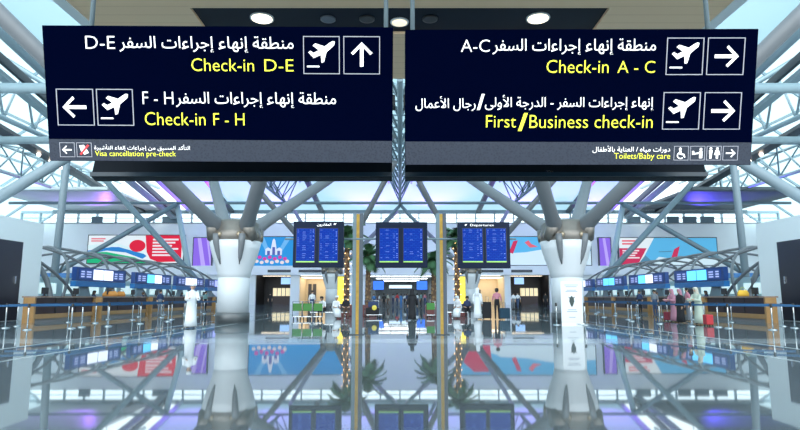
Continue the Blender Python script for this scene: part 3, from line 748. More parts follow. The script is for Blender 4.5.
# ================================================================== CHECK-IN ROWS
M_wood = mat('light_wood', (.40, .22, .085), .45, noise=.15, nscale=4)
M_dkwood = mat('dark_brown_panel', (.030, .011, .011), .45, noise=.3, nscale=3)
M_top = mat('counter_top', (.30, .20, .15), .35, noise=.1)
M_head = mat('header_blue', (.012, .055, .22), .4)
M_head2 = mat('fascia_blue', (.02, .16, .42), .4)
M_swhite = mat('screen_white', (.80, .85, .98), .4, emit=.75); M_scyan = mat('screen_cyan', (.12, .55, .95), .4, emit=.8); M_sviolet = mat('screen_violet', (.35, .38, .85), .4, emit=.6)
ORD = ('first', 'second', 'third', 'fourth', 'fifth')
XC, XH = 18.3, 20.55
YCN = [(29.3, 35.2), (35.9, 42.6), (43.2, 50.0), (50.6, 57.4), (58.0, 65.0)]
YHD = [(37, 43.7), (45.2, 52.4), (53.6, 61.2), (62.4, 70)]
def bxs(mb, s, xa, xb, *r): return mb.box(min(s * xa, s * xb), max(s * xa, s * xb), *r)
for s in (-1, 1):
    sw = side_word(s)
    for i, (y0, y1) in enumerate(YCN):
        t = thing('check_in_counter', 'dark brown check-in counter with pale wood ends, %s from the %s booth' % (ORD[i], sw), 'counter', (s * XC, (y0 + y1) / 2, 0), 0, 'check-in counters on the %s' % sw)
        h = (y1 - y0) / 2
        bxs(MB(), s, .05, .5, -h + .2, h - .2, .42, 1.24).build('front_panel', M_dkwood, t)
        bxs(MB(), s, .0, .48, -h + .15, h - .15, .18, .42).build('wood_plinth', M_wood, t)
        bxs(MB(), s, .1, .46, -h + .15, h - .15, .0, .18).build('toe_kick', mat('toe_grey', (.25, .24, .24), .4), t)
        bxs(MB(), s, -.08, .62, -h, h, 1.25, 1.32).build('counter_top', M_top, t)
        for e in (-1, 1): bxs(MB(), s, -.04, .52, e * h - .14 if e > 0 else e * h, e * h if e > 0 else e * h + .14, .0, 1.25).build('wood_end_post', M_wood, t)
        mb = MB()
        for q in (-.33, .33): bxs(mb, s, .02, .06, q * h * 2 * .5 - .03, q * h * 2 * .5 + .03, .34, 1.22)
        mb.build('panel_joint', M_black, t)
        if i < 4:
            for q in (-.5, .5):
                m_ = thing('computer_monitor', 'black monitor on the %s %s-side check-in counter, %s half' % (ORD[i], sw, 'near' if q < 0 else 'far'), 'monitor', (s * (XC + .38), (y0 + y1) / 2 + q * h, 1.32), 0, 'monitors on the check-in counters')
                bxs(MB(), s, -.03, .03, -.27, .27, .12, .46, .01).build('display', M_black, m_); bxs(MB(), s, -.1, .1, -.12, .12, 0, .02).build('stand_foot', M_black, m_)
                bxs(MB(), s, -.02, .02, -.03, .03, .0, .2).build('stand_neck', M_black, m_)
    for i, (y0, y1) in enumerate(YHD):
        h = (y1 - y0) / 2
        t = thing('check_in_header', 'blue overhead sign board with screens above the %s-side counters, %s along the row' % (sw, ORD[i]), 'header board', (s * XH, (y0 + y1) / 2, 0), 0, 'overhead boards of the %s check-in row' % sw)
        bxs(MB(), s, 0, .3, -h, h, 2.32, 3.2).build('board', M_head, t)
        bxs(MB(), s, -.02, .35, -h, h, 1.95, 2.30).build('lower_fascia', M_head2, t)
        for q in (-.9, .42):   # numbers at both ends
            y_ = q * h
            f = bxs(MB(), s, -.03, 0, y_, y_ + .48 * h, 2.45, 3.08).build('number_panel', mat('panel_blue', (.03, .09, .36), .4), t)
            mb = MB()
            for v in range(3):
                bxs(mb, s, -.035, -.03, y_ + .05 * h, y_ + .17 * h, 2.55 + v * .16, 2.64 + v * .16); bxs(mb, s, -.035, -.03, y_ + .25 * h, y_ + .42 * h, 2.55 + v * .16, 2.64 + v * .16)
            mb.build('panel_marks', mat('lilac_marks', (.45, .50, .85), .5, emit=.35), f)
        for q, k_ in ((-.38, 0), (.03, 1)):
            m_ = (M_swhite, M_scyan, M_swhite, M_sviolet)[(i + (k_ if i % 2 else 0)) % 4] if s < 0 else (M_scyan, M_swhite, M_scyan, M_swhite)[(i + (k_ if i == 1 else 0)) % 4]
            bxs(MB(), s, -.05, 0, q * h, q * h + .36 * h, 2.42, 3.1).build('screen', m_, t)
        for q in (-.55, .5):
            mb = MB(); a = Vector((s * .25, q * h, 0)); mb.prism([(s * .2, q * h - 1.5, .0), (s * .2, q * h + 1.5, .0), (s * .2, q * h + .3, 2.2), (s * .2, q * h - .3, 2.2)], (s * .18, 0, 0)); mb.build('tapered_leg', M_steel, t)
    # baggage back panel behind the staff
    t = thing('back_panel', 'pale green lit screen wall behind the %s check-in staff' % sw, 'partition', (s * 23.2, 53, 0))
    bxs(MB(), s, 0, .2, -16, 18, .0, 2.6).build('panel_wall', mat('pale_partition', (.55, .70, .72), .5), t)
    mb = MB()
    for q in range(12): bxs(mb, s, -.03, 0, -15.6 + q * 2.8, -13.6 + q * 2.8, 1.5, 2.2)
    mb.build('lit_panels', mat('lit_panel', (.7, .9, .9), .5, emit=.4), t)
    # outer island header seen past the booth
    t = thing('island_fascia', 'plain blue header of the next check-in island beyond the %s booth' % sw, 'header board', (s * 27.6, 47, 0))
    bxs(MB(), s, -1.9, 1.6, 0, .4, 2.45, 3.2).build('fascia', M_head2, t)
    for q in (-1.2, 1.0):
        bxs(MB(), s, q, q + .25, .1, .3, 0, 2.45).build('leg', M_steel, t)
    # lattice canopy
    t = thing('lattice_canopy', 'arched lattice of steel ribs vaulting over the %s check-in island' % sw, 'canopy', (s * 26.8, 36, 0))
    HW, HH, L = 5.4, 5.0, 36
    def cp_(th, y): return Vector((-s * HW * math.cos(th), y, HH * math.sin(th) ** .8 if math.sin(th) > 0 else 0))
    for dr_ in (1, -1):
        for i in range(-2, 8):
            pts = []
            for k_ in range(25):
                th = PI * k_ / 24; y = i * 5.5 + 2 + dr_ * (k_ / 24 - .5) * 14
                if 0 <= y <= L: pts.append(cp_(th, y))
            if len(pts) > 3: MB().tube(pts, .10, 6).build('rib', M_strut, t)
    for th in (PI / 2,):
        MB().tube([cp_(th, 0), cp_(th, L)], .06, 6).build('purlin', M_lightsteel, t)
    MB().tube([cp_(PI * k_ / 24, 0) for k_ in range(25)], .17, 8).build('end_arch', M_strut, t)

# ================================================================== QUEUE BARRIERS
M_belt = mat('belt_blue', (.008, .08, .20), .5)
def make_stanchion(label, group):
    t = thing('queue_post', label, 'queue barrier post', (0, 0, 0), 0, group)
    MB().lathe([(.17, 0), (.17, .02), (.14, .035), (.04, .05)], 18).build('base', M_chrome, t)
    MB().lathe([(.028, .04), (.028, .9), (.024, .91)], 12).build('post', M_chrome, t)
    MB().lathe([(.045, .86), (.05, .88), (.05, 1.0), (.04, 1.02)], 12).build('belt_cassette', M_black, t)
    return t
ST = {}
def stanchion_line(pts, s, first_label, belt=True):
    g = 'queue posts by the %s check-in row' % side_word(s)
    lab = 'steel queue post with blue belt in the lanes before the %s counters' % side_word(s)
    for i, p in enumerate(pts):
        o = make_stanchion(lab, g) if s not in ST else dup(ST[s], (0, 0, 0))
        fresh = s not in ST
        if fresh: ST[s] = o; BELT.append((o, p, pts[i + 1] if i + 1 < len(pts) else None))
        else: BELT.append((o, p, pts[i + 1] if i + 1 < len(pts) else None))
        o.location = (p[0], p[1], 0)
BELT = []
for s in (-1, 1):
    row1 = [(-40, 332), (27, 330), (71, 328.5), (108, 326.5), (140, 324), (168, 321.5)]
    pts = []
    for px, py in row1:
        px = px if s < 0 else 800 - px
        d_ = ray(px, py); k_ = -CAM_Z / d_.z; pts.append((d_.x * k_, d_.y * k_))
    stanchion_line(pts, s, None)
    stanchion_line([(s * 16.9, y) for y in (26, 30, 34, 38, 42, 46, 50)], s, None)
    stanchion_line([(s * 15.0, y) for y in (29, 33, 37, 41, 45, 49)], s, None)
    stanchion_line([(s * 13.0, y) for y in (33.5, 37.5, 41.5, 45.5, 49.5)], s, None)
    stanchion_line([(s * 16.4, 24.5), (s * 13.6, 25.2)], s, None)
for o, p, q in BELT:
    if q:
        d_ = Vector((q[0] - p[0], q[1] - p[1], 0)); t_ = d_.normalized()
        mb = MB(); mb.bar(t_ * .05 + Vector((0, 0, .945)), d_ - t_ * .05 + Vector((0, 0, .945)), .008, .075); mb.build('belt', M_belt, o)

# ================================================================== PEOPLE
def seg_dist(p, a, b):
    ab = b - a; t = max(0, min(1, (p - a).dot(ab) / max(ab.length_squared, 1e-9))); return (p - a - ab * t).length
BODY = {}
def body_mesh(pose):
    if pose in BODY: return BODY[pose]
    sit = pose.startswith('sit')
    J = {}
    if sit:
        hipz, hipy = .52, 0.0
    else: hipz, hipy = .93, 0.0
    lean = {'stand': 0, 'walk': .03, 'reach': .10, 'sit': .05, 'sit_lean': .22}[pose]
    sp = lambda h, f=1: Vector((0, hipy - lean * (h / .55), hipz + h))
    pel, belly, chest, neck, head0, head1, top = sp(0), sp(.2), sp(.42), sp(.545), sp(.60), sp(.70), sp(.785)
    head0.y -= .01; head1.y -= .02
    V = [pel, belly, chest, neck, head0, head1, top]; R_ = [.135, .125, .145, .058, .066, .098, .070]
    E_ = [(0, 1), (1, 2), (2, 3), (3, 4), (4, 5), (5, 6)]; L_ = ['bot', 'top', 'top', 'skin', 'skin', 'skin']
    def chain(start, pts, rs, labs):
        a = start
        for p, r, l in zip(pts, rs, labs):
            V.append(Vector(p)); R_.append(r); E_.append((a, len(V) - 1)); L_.append(l); a = len(V) - 1
        return a
    sh = sp(.47)
    hands = []
    for sd in (-1, 1):
        if pose == 'reach': el, wr = (sd * .23, sh.y - .12, sh.z - .26), (sd * .17, sh.y - .38, sh.z - .22)
        elif pose == 'walk': el, wr = (sd * .235, sh.y + .10 * sd, sh.z - .28), (sd * .24, sh.y - .03 + .16 * sd, sh.z - .53)
        elif sit: el, wr = (sd * .22, sh.y - .02, sh.z - .28), (sd * .13, sh.y - .26, sh.z - .32)
        else: el, wr = (sd * .235, sh.y + .02, sh.z - .29), (sd * .235, sh.y - .05, sh.z - .54)
        h = Vector(wr) + (Vector(wr) - Vector(el)).normalized() * .07
        n_ = chain(2, [(sd * .175, sh.y, sh.z), el, wr, h], [.062, .046, .033, .036], ['top', 'top', 'skin', 'skin'])
        dirh = (Vector(wr) - Vector(el)).normalized()
        for q in range(5):
            off = Vector((0, (q - 1.5) * .018, 0)) if q < 4 else Vector((-sd * .02, -.05, .0))
            ln = (.06, .07, .066, .05, .03)[q]
            p1 = h + off + dirh * .035 if q < 4 else h + off * .8 - dirh * .02
            p2 = p1 + dirh * ln * .7 + Vector((-sd * .012, 0, 0))
            chain(n_, [p1, p2], [.0105, .009], ['skin', 'skin'])
        hands.append(h)
        if sit: kn, an, toe = (sd * .12, -.44, .50), (sd * .12, -.42, .08), (sd * .12, -.58, .04)
        elif pose == 'walk': kn, an, toe = (sd * .09, -.10 + sd * -.08, .49), (sd * .09, .04 - sd * .2, .09), (sd * .10, -.11 - sd * .2, .035)
        else: kn, an, toe = (sd * .095, -.015, .49), (sd * .10, .02, .085), (sd * .115, -.13, .035)
        chain(0, [(sd * .09, 0, hipz - .06), kn, an, toe], [.088, .060, .044, .036], ['bot', 'bot', 'bot', 'shoe'])
    me = bpy.data.meshes.new('person'); me.from_pydata([tuple(v) for v in V], E_, [])
    o = bpy.data.objects.new('person', me); C.objects.link(o)
    mod = o.modifiers.new('Skin', 'SKIN'); mod.use_smooth_shade = True
    if not me.skin_vertices: me.attributes  # the modifier makes the layer
    bm = bmesh.new(); bm.from_mesh(me); lay = bm.verts.layers.skin.verify()
    for v, r in zip(bm.verts, R_): v[lay].radius = (r, r * (.78 if r > .11 else 1)); v[lay].use_root = False
    bm.verts.ensure_lookup_table(); bm.verts[0][lay].use_root = True
    bm.to_mesh(me); bm.free()
    sb = o.modifiers.new('Sub', 'SUBSURF'); sb.levels = 1; sb.render_levels = 1
    bpy.context.view_layer.update()
    res = bpy.data.meshes.new_from_object(o.evaluated_get(bpy.context.evaluated_depsgraph_get()))
    bpy.data.objects.remove(o)
    lab = []
    for f in res.polygons:
        best = min(range(len(E_)), key=lambda i: seg_dist(f.center, V[E_[i][0]], V[E_[i][1]]) - .5 * (R_[E_[i][0]] + R_[E_[i][1]]))
        lab.append(L_[best])
    # face: eyes, nose, mouth
    bm = bmesh.new(); bm.from_mesh(res); n0 = len(bm.faces)
    mbx = MB(); hc = head1
    mbx.prism([(-.016, hc.y - .085, hc.z - .035), (.016, hc.y - .085, hc.z - .035), (0, hc.y - .122, hc.z - .03), ], (0, .012, .055))
    for sd in (-1, 1): mbx.ball((sd * .098, hc.y + .005, hc.z - .01), .014, .022, .032, 6)
    nn = len(mbx.bm.faces)
    for sd in (-1, 1): mbx.ball((sd * .034, hc.y - .087, hc.z + .012), .014, .012, .010, 6)
    mbx.box(-.026, .026, hc.y - .092, hc.y - .078, hc.z - .064, hc.z - .056)
    tmp = bpy.data.meshes.new('f'); mbx.bm.to_mesh(tmp); total = len(mbx.bm.faces); mbx.bm.free()
    bm.from_mesh(tmp); bpy.data.meshes.remove(tmp); bm.to_mesh(res); bm.free()
    lab += ['skin'] * nn + ['eye'] * (total - nn)
    for f in res.polygons: f.use_smooth = True
    BODY[pose] = (res, lab, dict(head=hc, top=top, hip=pel, chest=chest, sh=sh, lean=lean, sit=sit, hands=hands, V=V))
    return BODY[pose]
SKINS = [mat('skin_a', (.55, .34, .24), .5), mat('skin_b', (.42, .25, .17), .5), mat('skin_c', (.62, .42, .31), .5)]
M_eye = mat('eye_dark', (.03, .02, .02), .4); M_shoe = mat('shoe_dark', (.03, .025, .02), .5); M_hair = mat('hair_black', (.012, .01, .01), .6)
def cloth(name, c): return mat('cloth_' + name, c, .85, noise=.06, nscale=8)
WHITE = cloth('white', (.80, .82, .86)); BLACK = cloth('black', (.012, .012, .016)); NAVY = cloth('navy', (.03, .05, .12)); PINK = cloth('pink', (.55, .22, .28)); GREY = cloth('grey', (.22, .24, .27)); BEIGE = cloth('beige', (.52, .50, .42)); BLUE = cloth('blue', (.06, .18, .42)); TEAL = cloth('teal', (.18, .32, .32)); ROSE = cloth('rose', (.42, .20, .27)); RED = cloth('red', (.5, .04, .05)); JEAN = cloth('jean', (.05, .08, .16)); BROWN = cloth('brown', (.12, .07, .05))
BM_CACHE = {}
def person(label, X, Y, face, pose='stand', top=GREY, bot=NAVY, wear=None, wearm=None, hat='hair', hatm=None, h=1.72, group=None, z0=0, skin=0):
    me, lab, K = body_mesh(pose)
    key = (pose, top.name, bot.name, skin)
    if key not in BM_CACHE:
        m2 = me.copy(); m2.name = 'person'; m2.materials.clear()
        ms = [SKINS[skin], top, bot, M_shoe, M_eye]
        for m_ in ms: m2.materials.append(m_)
        ix = dict(skin=0, top=1, bot=2, shoe=3, eye=4)
        for f, l in zip(m2.polygons, lab): f.material_index = ix[l]
        BM_CACHE[key] = m2
    o = bpy.data.objects.new('person', BM_CACHE[key]); C.objects.link(o)
    o.location = (X, Y, z0); o.rotation_euler = (0, 0, face); k_ = h / 1.73; o.scale = (k_, k_, k_)
    tag(o, label, 'person', group)
    hd, tp = K['head'], K['top']
    if hat == 'hair':
        mb = MB(); mb.loft([(0, hd.y + .045, hd.z - .09, .07, .05), (0, hd.y + .03, hd.z - .02, .105, .085), (0, hd.y + .012, hd.z + .05, .112, .108), (0, hd.y, hd.z + .10, .098, .1), (0, hd.y, hd.z + .135, .05, .055)], 14); mb.build('hair', hatm or M_hair, o)
    elif hat == 'cap':
        MB().lathe([(.108, .04), (.11, .09), (.10, .14), (.085, .155)], 16, (0, hd.y), hd.z, 1, 1.08).build('embroidered_cap', hatm or WHITE, o)
    elif hat in ('scarf', 'ghutra'):
        mb = MB(); mb.loft([(0, hd.y + .07, hd.z - .34 if hat == 'ghutra' else hd.z - .24, .19, .10), (0, hd.y + .06, hd.z - .14, .125, .09), (0, hd.y + .035, hd.z + .0, .118, .10), (0, hd.y + .012, hd.z + .07, .118, .115), (0, hd.y, hd.z + .12, .095, .1), (0, hd.y, hd.z + .145, .05, .055)], 16); mb.build('head_cloth', hatm or WHITE, o)
    if wear == 'robe':
        ln = K['lean']; hz = K['hip'].z
        sy = lambda z_: -ln * max(0, z_ - hz) / .55
        mb = MB(); mb.loft([(0, 0, .07, .25, .22), (0, 0, .35, .225, .19), (0, 0, .75, .20, .165), (0, sy(.98), .98, .185, .155), (0, sy(1.2), 1.2, .185, .145), (0, sy(1.37), 1.37, .20, .125), (0, sy(1.45), 1.45, .13, .09), (0, sy(1.5), 1.5, .07, .07)], 18); mb.build('robe', wearm or WHITE, o)
        V = K['V']
        for sd, i0 in ((0, 7), (1, 7 + 4 + 10 + 4)):
            mb = MB(); mb.tube([V[i0], V[i0 + 1], V[i0 + 2]], [.08, .075, .075], 10); mb.build('sleeve', wearm or WHITE, o)
    if wear == 'sitrobe':
        mb = MB(); hz = K['hip'].z
        mb.loft([(0, -.42, .1, .23, .16), (0, -.36, .40, .23, .2), (0, -.22, .56, .23, .28), (0, 0, .66, .2, .17), (0, -K['lean'] * .36, .86, .18, .15), (0, -K['lean'] * .75, .99, .18, .12), (0, -K['lean'] * .9, 1.05, .10, .08)], 16); mb.build('robe', wearm or WHITE, o)
    return o
# seats
def bench(label, X, Y, rz, n=3, m_=M_darksteel):
    t = thing('waiting_bench', label, 'bench', (X, Y, 0), rz, None)
    w_ = .6 * n
    for i in range(n):
        MB().box(-w_ / 2 + i * .6 + .03, -w_ / 2 + (i + 1) * .6 - .03, -.24, .22, .40, .45, .02).build('seat', m_, t)
        mb = MB(); mb.prism([(-w_ / 2 + i * .6 + .03, .20, .46), (-w_ / 2 + (i + 1) * .6 - .03, .20, .46), (-w_ / 2 + (i + 1) * .6 - .03, .30, .86), (-w_ / 2 + i * .6 + .03, .30, .86)], (0, .04, 0)); mb.build('backrest', m_, t)
    MB().box(-w_ / 2, w_ / 2, -.03, .03, .34, .40).build('beam', M_chrome, t)
    for e in (-1, 1):
        mb = MB(); mb.tube([(e * w_ * .38, 0, .36), (e * w_ * .38, 0, .04)], .03, 8); mb.box(e * w_ * .38 - .03, e * w_ * .38 + .03, -.26, .26, 0, .04); mb.build('leg', M_chrome, t)
    return t
def gx(px, Y): return xat(px, Y, 305)
# -- left
p = person('man in a long white robe standing in front of the left large column', gx(191.5, 24.6), 24.6, .5, 'reach', WHITE, WHITE, 'robe', WHITE, 'cap', WHITE, 1.80)
# -- seated group on the left, bench before the palms
bench('waiting bench with seated people, left of the left gold striped post', gx(330, 35.5), 35.5, 0, 4)
person('seated person in white shirt and dark trousers at the outer end of the left bench', gx(324, 35.5), 35.5, -.4, 'sit_lean', WHITE, BLACK, h=1.7, skin=1)
person('seated man in white robe leaning forward on the left bench', gx(335, 35.4), 35.4, 0.5, 'sit_lean', WHITE, WHITE, 'sitrobe', WHITE, 'cap', WHITE)
person('seated person in black at the inner end of the left bench', gx(346, 35.5), 35.5, .1, 'sit', BLACK, BROWN)
# -- centre
person('woman in a flowing black abaya walking between the gold striped posts', gx(412, 33), 33, PI * .9, 'walk', BLACK, BLACK, 'robe', BLACK, 'scarf', BLACK, 1.68)
bench('dark waiting bench with a robed man, right of the right gold striped post', gx(467, 35.8), 35.8, 0, 4)
person('seated man in white robe on the right bench', gx(459, 35.6), 35.6, -.5, 'sit_lean', WHITE, WHITE, 'sitrobe', WHITE, 'ghutra', WHITE)
person('seated person in dark clothes on the right bench', gx(467, 35.8), 35.8, 0, 'sit', NAVY, BLACK)
person('tall man in a white robe standing by the right bench', gx(477.5, 34.2), 34.2, 2.6, 'stand', WHITE, WHITE, 'robe', WHITE, 'ghutra', WHITE, 1.78)
person('man in a pink shirt and black trousers holding a suitcase handle', gx(497, 33.8), 33.8, 2.9, 'stand', PINK, BLACK, h=1.76)
person('far person in white shirt standing left of the two by the right dark shop', gx(513.5, 62), 62, .4, 'stand', WHITE, GREY)
person('far person in white shirt and jeans standing nearest the right large column', gx(518, 61), 61, -.6, 'walk', WHITE, JEAN)
person('far person in black standing at the entrance of the right dark shop', gx(545.5, 70), 70, 0, 'stand', BLACK, BLACK)
person('far person in dark suit inside the left dark shop entrance', gx(270, 72), 72, 0, 'stand', BLACK, BLACK)
person('person with a pale shirt waiting beside the three luggage carts', gx(312, 42), 42, .6, 'stand', WHITE, JEAN)
# -- crowd entering the hallway
crowd = [(374, 70, BLUE, JEAN, 'person in a blue top'), (379, 84, WHITE, GREY, 'person in a white shirt'), (384, 66, BLACK, BLACK, 'person all in black'), (388, 78, BEIGE, BROWN, 'person in a beige jacket'),
         (393, 90, GREY, NAVY, 'person in a grey top'), (397, 74, RED, JEAN, 'person in a red top'), (401, 64, BLUE, BLUE, 'person in blue overalls'), (405, 86, WHITE, BLACK, 'person in white over black'),
         (407, 70, NAVY, NAVY, 'person in a navy suit'), (417, 76, WHITE, JEAN, 'person in white over jeans'), (421, 68, TEAL, BLACK, 'person in a teal top'), (425, 82, PINK, JEAN, 'person in a pink top'), (430, 72, BLACK, GREY, 'person in black over grey'), (378, 98, BROWN, BLACK, 'person in a brown coat'), (411, 96, GREY, GREY, 'person all in grey')]
for i, (px, Y, a, b, lab) in enumerate(crowd):
    person(lab + ' in the far crowd entering the hallway', gx(px, Y), Y, (i * 1.7) % 6.28, 'walk' if i % 2 else 'stand', a, b, h=1.62 + (i * 37 % 17) / 100, group='far crowd at the hallway', skin=i % 3)
# -- right check-in customers
person('person in a rose headscarf queueing at the right counters, beside the dark red bag', gx(674, 30.5), 30.5, -1.3, 'reach', ROSE, BLACK, 'robe', ROSE, 'scarf', ROSE, 1.66)
person('person in a black abaya queueing behind the rose headscarf', gx(680, 29), 29, -1.4, 'stand', BLACK, BLACK, 'robe', BLACK, 'scarf', ROSE, 1.64)
person('man in a red shirt at the right counters beside the black abaya', gx(688, 31.2), 31.2, -1.6, 'stand', PINK, GREY, h=1.74)
person('person in pale green robe leaning towards the right counter beside the red suitcases', gx(698.5, 27.6), 27.6, -1.2, 'reach', BEIGE, BEIGE, 'robe', cloth('palegreen', (.45, .52, .44)), 'scarf', BEIGE, 1.70)
person('person in a grey top queueing farther along the right lanes', gx(655, 38), 38, -1.0, 'stand', GREY, JEAN)
person('person in a navy top queueing beyond the grey one on the right', gx(640, 44), 44, -1.0, 'stand', NAVY, BLACK)
person('person in a dark top queueing between the left lanes', gx(160, 40), 40, 1.0, 'stand', NAVY, GREY)
person('person in a teal top queueing far along the left lanes', gx(205, 50), 50, 1.2, 'stand', TEAL, BLACK)
# -- staff
k_ = 0
names = ('first', 'second', 'third', 'fourth')
for s in (-1, 1):
    for i, y in enumerate((32.5, 37.8, 45, 53)):
        person('staff member in dark uniform behind the %s counter of the %s row' % (names[i], side_word(s)), s * 19.75, y, PI / 2 * (1 if s < 0 else -1), 'stand', NAVY, NAVY, h=1.62 + .04 * (i % 2), group='staff behind the check-in counters', skin=i % 3, hatm=M_hair if i % 2 else BROWN, hat='hair' if i % 2 == 0 else 'scarf')

# ================================================================== LUGGAGE, CARTS, PLANTS, NOTICE STAND
def suitcase(label, X, Y, rz, m_, h=.68, w_=.44, d_=.26, z0=0, handle=True):
    t = thing('suitcase', label, 'suitcase', (X, Y, z0), rz)
    MB().box(-w_ / 2, w_ / 2, -d_ / 2, d_ / 2, .06, h, .035).build('shell', m_, t)
    for a in (-1, 1):
        for b in (-1, 1):
            mb = MB(); mb.ball((a * w_ * .38, b * d_ * .35, .035), .022, .035, .035, 8); mb.build('wheel', M_black, t)
    if handle:
        mb = MB(); mb.tube([(-.09, d_ * .3, h - .02), (-.09, d_ * .3, h + .3), (.09, d_ * .3, h + .3), (.09, d_ * .3, h - .02)], .011, 6); mb.build('pull_handle', M_chrome, t)
    return t
suitcase('dark blue suitcase beside the man in the pink shirt', gx(504.5, 33.6), 33.6, .3, cloth('suitcase_navy', (.02, .06, .10)), .66, .58)
suitcase('black suitcase between the white robed man and the pink shirted man', gx(487.6, 34.0), 34.3, -.2, BLACK, 1.0, .5, .4)
suitcase('red suitcase lying low before the right counter', gx(707, 26.4), 26.4, 1.4, RED, .5, .5, .3, 0, False)
suitcase('dark red bag standing on the floor by the rose headscarf', gx(667, 31.4), 31.4, .7, cloth('darkred', (.22, .03, .05)), .5)
def bag(label, X, Y, Z, m_, w_=.5, m2=None):
    t = thing('handbag', label, 'bag', (X, Y, Z))
    mb = MB(); mb.loft([(0, 0, 0, w_ / 2, .14), (0, 0, .16, w_ / 2 * 1.04, .15), (0, 0, .28, w_ / 2 * .8, .10), (0, 0, .33, w_ / 2 * .7, .04)], 16); mb.build('body', m_, t)
    mb = MB(); mb.tube([(w_ * .25 * math.cos(PI * i / 10), 0, .31 + .16 * math.sin(PI * i / 10)) for i in range(11)], .014, 6); mb.build('handle', m2 or BROWN, t)
bag('yellow and orange bag on the right front counter', 18.6, 18.6 * 580 / 340, 1.32, cloth('yellow', (.85, .50, .06)), .62, cloth('lime', (.55, .6, .1)))
bag('tan leather bag on the second left counter', -18.58, 18.58 * 580 / 287, 1.32, cloth('tan', (.55, .24, .06)), 1.0, cloth('tan2', (.4, .17, .05)))
bag('small tan bag beside the larger tan bag on the second left counter', -18.62, 18.58 * 580 / 276, 1.32, cloth('tan', (.55, .24, .06)), .6)
M_cartgreen = mat('cart_green', (.04, .20, .03), .4)
def cart(label, X, Y, rz, group='luggage carts'):
    t = thing('luggage_cart', label, 'luggage cart', (X, Y, 0), rz, group)
    MB().box(-.27, .27, -.3, .3, .16, .2).build('platform', M_chrome, t)
    MB().box(-.25, .25, -.34, -.31, .5, .92, .01).build('green_panel', M_cartgreen, t)
    mb = MB(); mb.tube([(-.26, -.3, .18), (-.26, -.3, 1.02), (.26, -.3, 1.02), (.26, -.3, .18)], .025, 8); mb.build('handle_frame', M_chrome, t)
    for a, b in ((-.2, -.25), (.2, -.25), (0, .28)):
        mb = MB(); mb.tube([(a - .03, b, .09), (a + .03, b, .09)], .09, 12); mb.build('wheel', M_black, t)
for i, px in enumerate((297.5, 307.5, 318)): cart('green panelled luggage cart, %s of the three from the left large column' % ORD[i], gx(px, 33.6), 33.6, .15)
cart('single green panelled luggage cart beside the right gold striped post', gx(431, 36.5), 36.5, -.1)
# loaded trolley
t = thing('luggage_trolley', 'loaded trolley of dark bags behind the left gold striped post', 'luggage cart', (gx(373, 37), 37, 0), .3)
MB().box(-.5, .5, -.35, .35, .16, .2).build('platform', M_chrome, t)
mb = MB(); mb.tube([(-.45, .33, .18), (-.45, .33, 1.05), (.45, .33, 1.05), (.45, .33, .18)], .03, 8); mb.build('handle_frame', M_chrome, t)
for a in (-.38, .38):
    for b in (-.28, .28):
        mb = MB(); mb.tube([(a - .03, b, .09), (a + .03, b, .09)], .09, 10); mb.build('wheel', M_black, t)
tag(MB().box(gx(373, 37) - .45, gx(373, 37) + .4, 36.75, 37.25, .21, .62, .06).build('travel_bag', BLACK), 'black travel bag lying lowest on the loaded trolley', 'bag')
tag(MB().box(gx(373, 37) - .3, gx(373, 37) + .35, 36.8, 37.2, .63, 1.0, .07).build('travel_bag', NAVY), 'navy travel bag on top of the black one on the trolley', 'bag')
mb = MB(); mb.ball((gx(374.5, 37), 36.72, .62), .16, .03, .16, 14); tag(mb.build('round_tag', mat('tag_yellow', (.75, .6, .08), .5)), 'yellow round tag hanging on the bags of the loaded trolley', 'tag')
# palms with light-wrapped trunks in brown planters
M_bark = bpy.data.materials.new('palm_bark'); M_bark.use_nodes = True; nt = M_bark.node_tree; b = nt.nodes['Principled BSDF']
tc = nt.nodes.new('ShaderNodeTexCoord'); vo = nt.nodes.new('ShaderNodeTexVoronoi'); vo.inputs['Scale'].default_value = 5; rp = nt.nodes.new('ShaderNodeValToRGB')
rp.color_ramp.elements[0].color = (.42, .27, .13, 1); rp.color_ramp.elements[1].color = (.09, .05, .03, 1); rp.color_ramp.elements[1].position = .6
nt.links.new(tc.outputs['Object'], vo.inputs['Vector']); nt.links.new(vo.outputs['Distance'], rp.inputs[0]); nt.links.new(rp.outputs[0], b.inputs['Base Color']); b.inputs['Roughness'].default_value = .8
M_leaf = mat('palm_leaf', (.05, .13, .06), .5, noise=.3, nscale=2)
M_planter = mat('planter_maroon', (.13, .03, .03), .4, noise=.15)
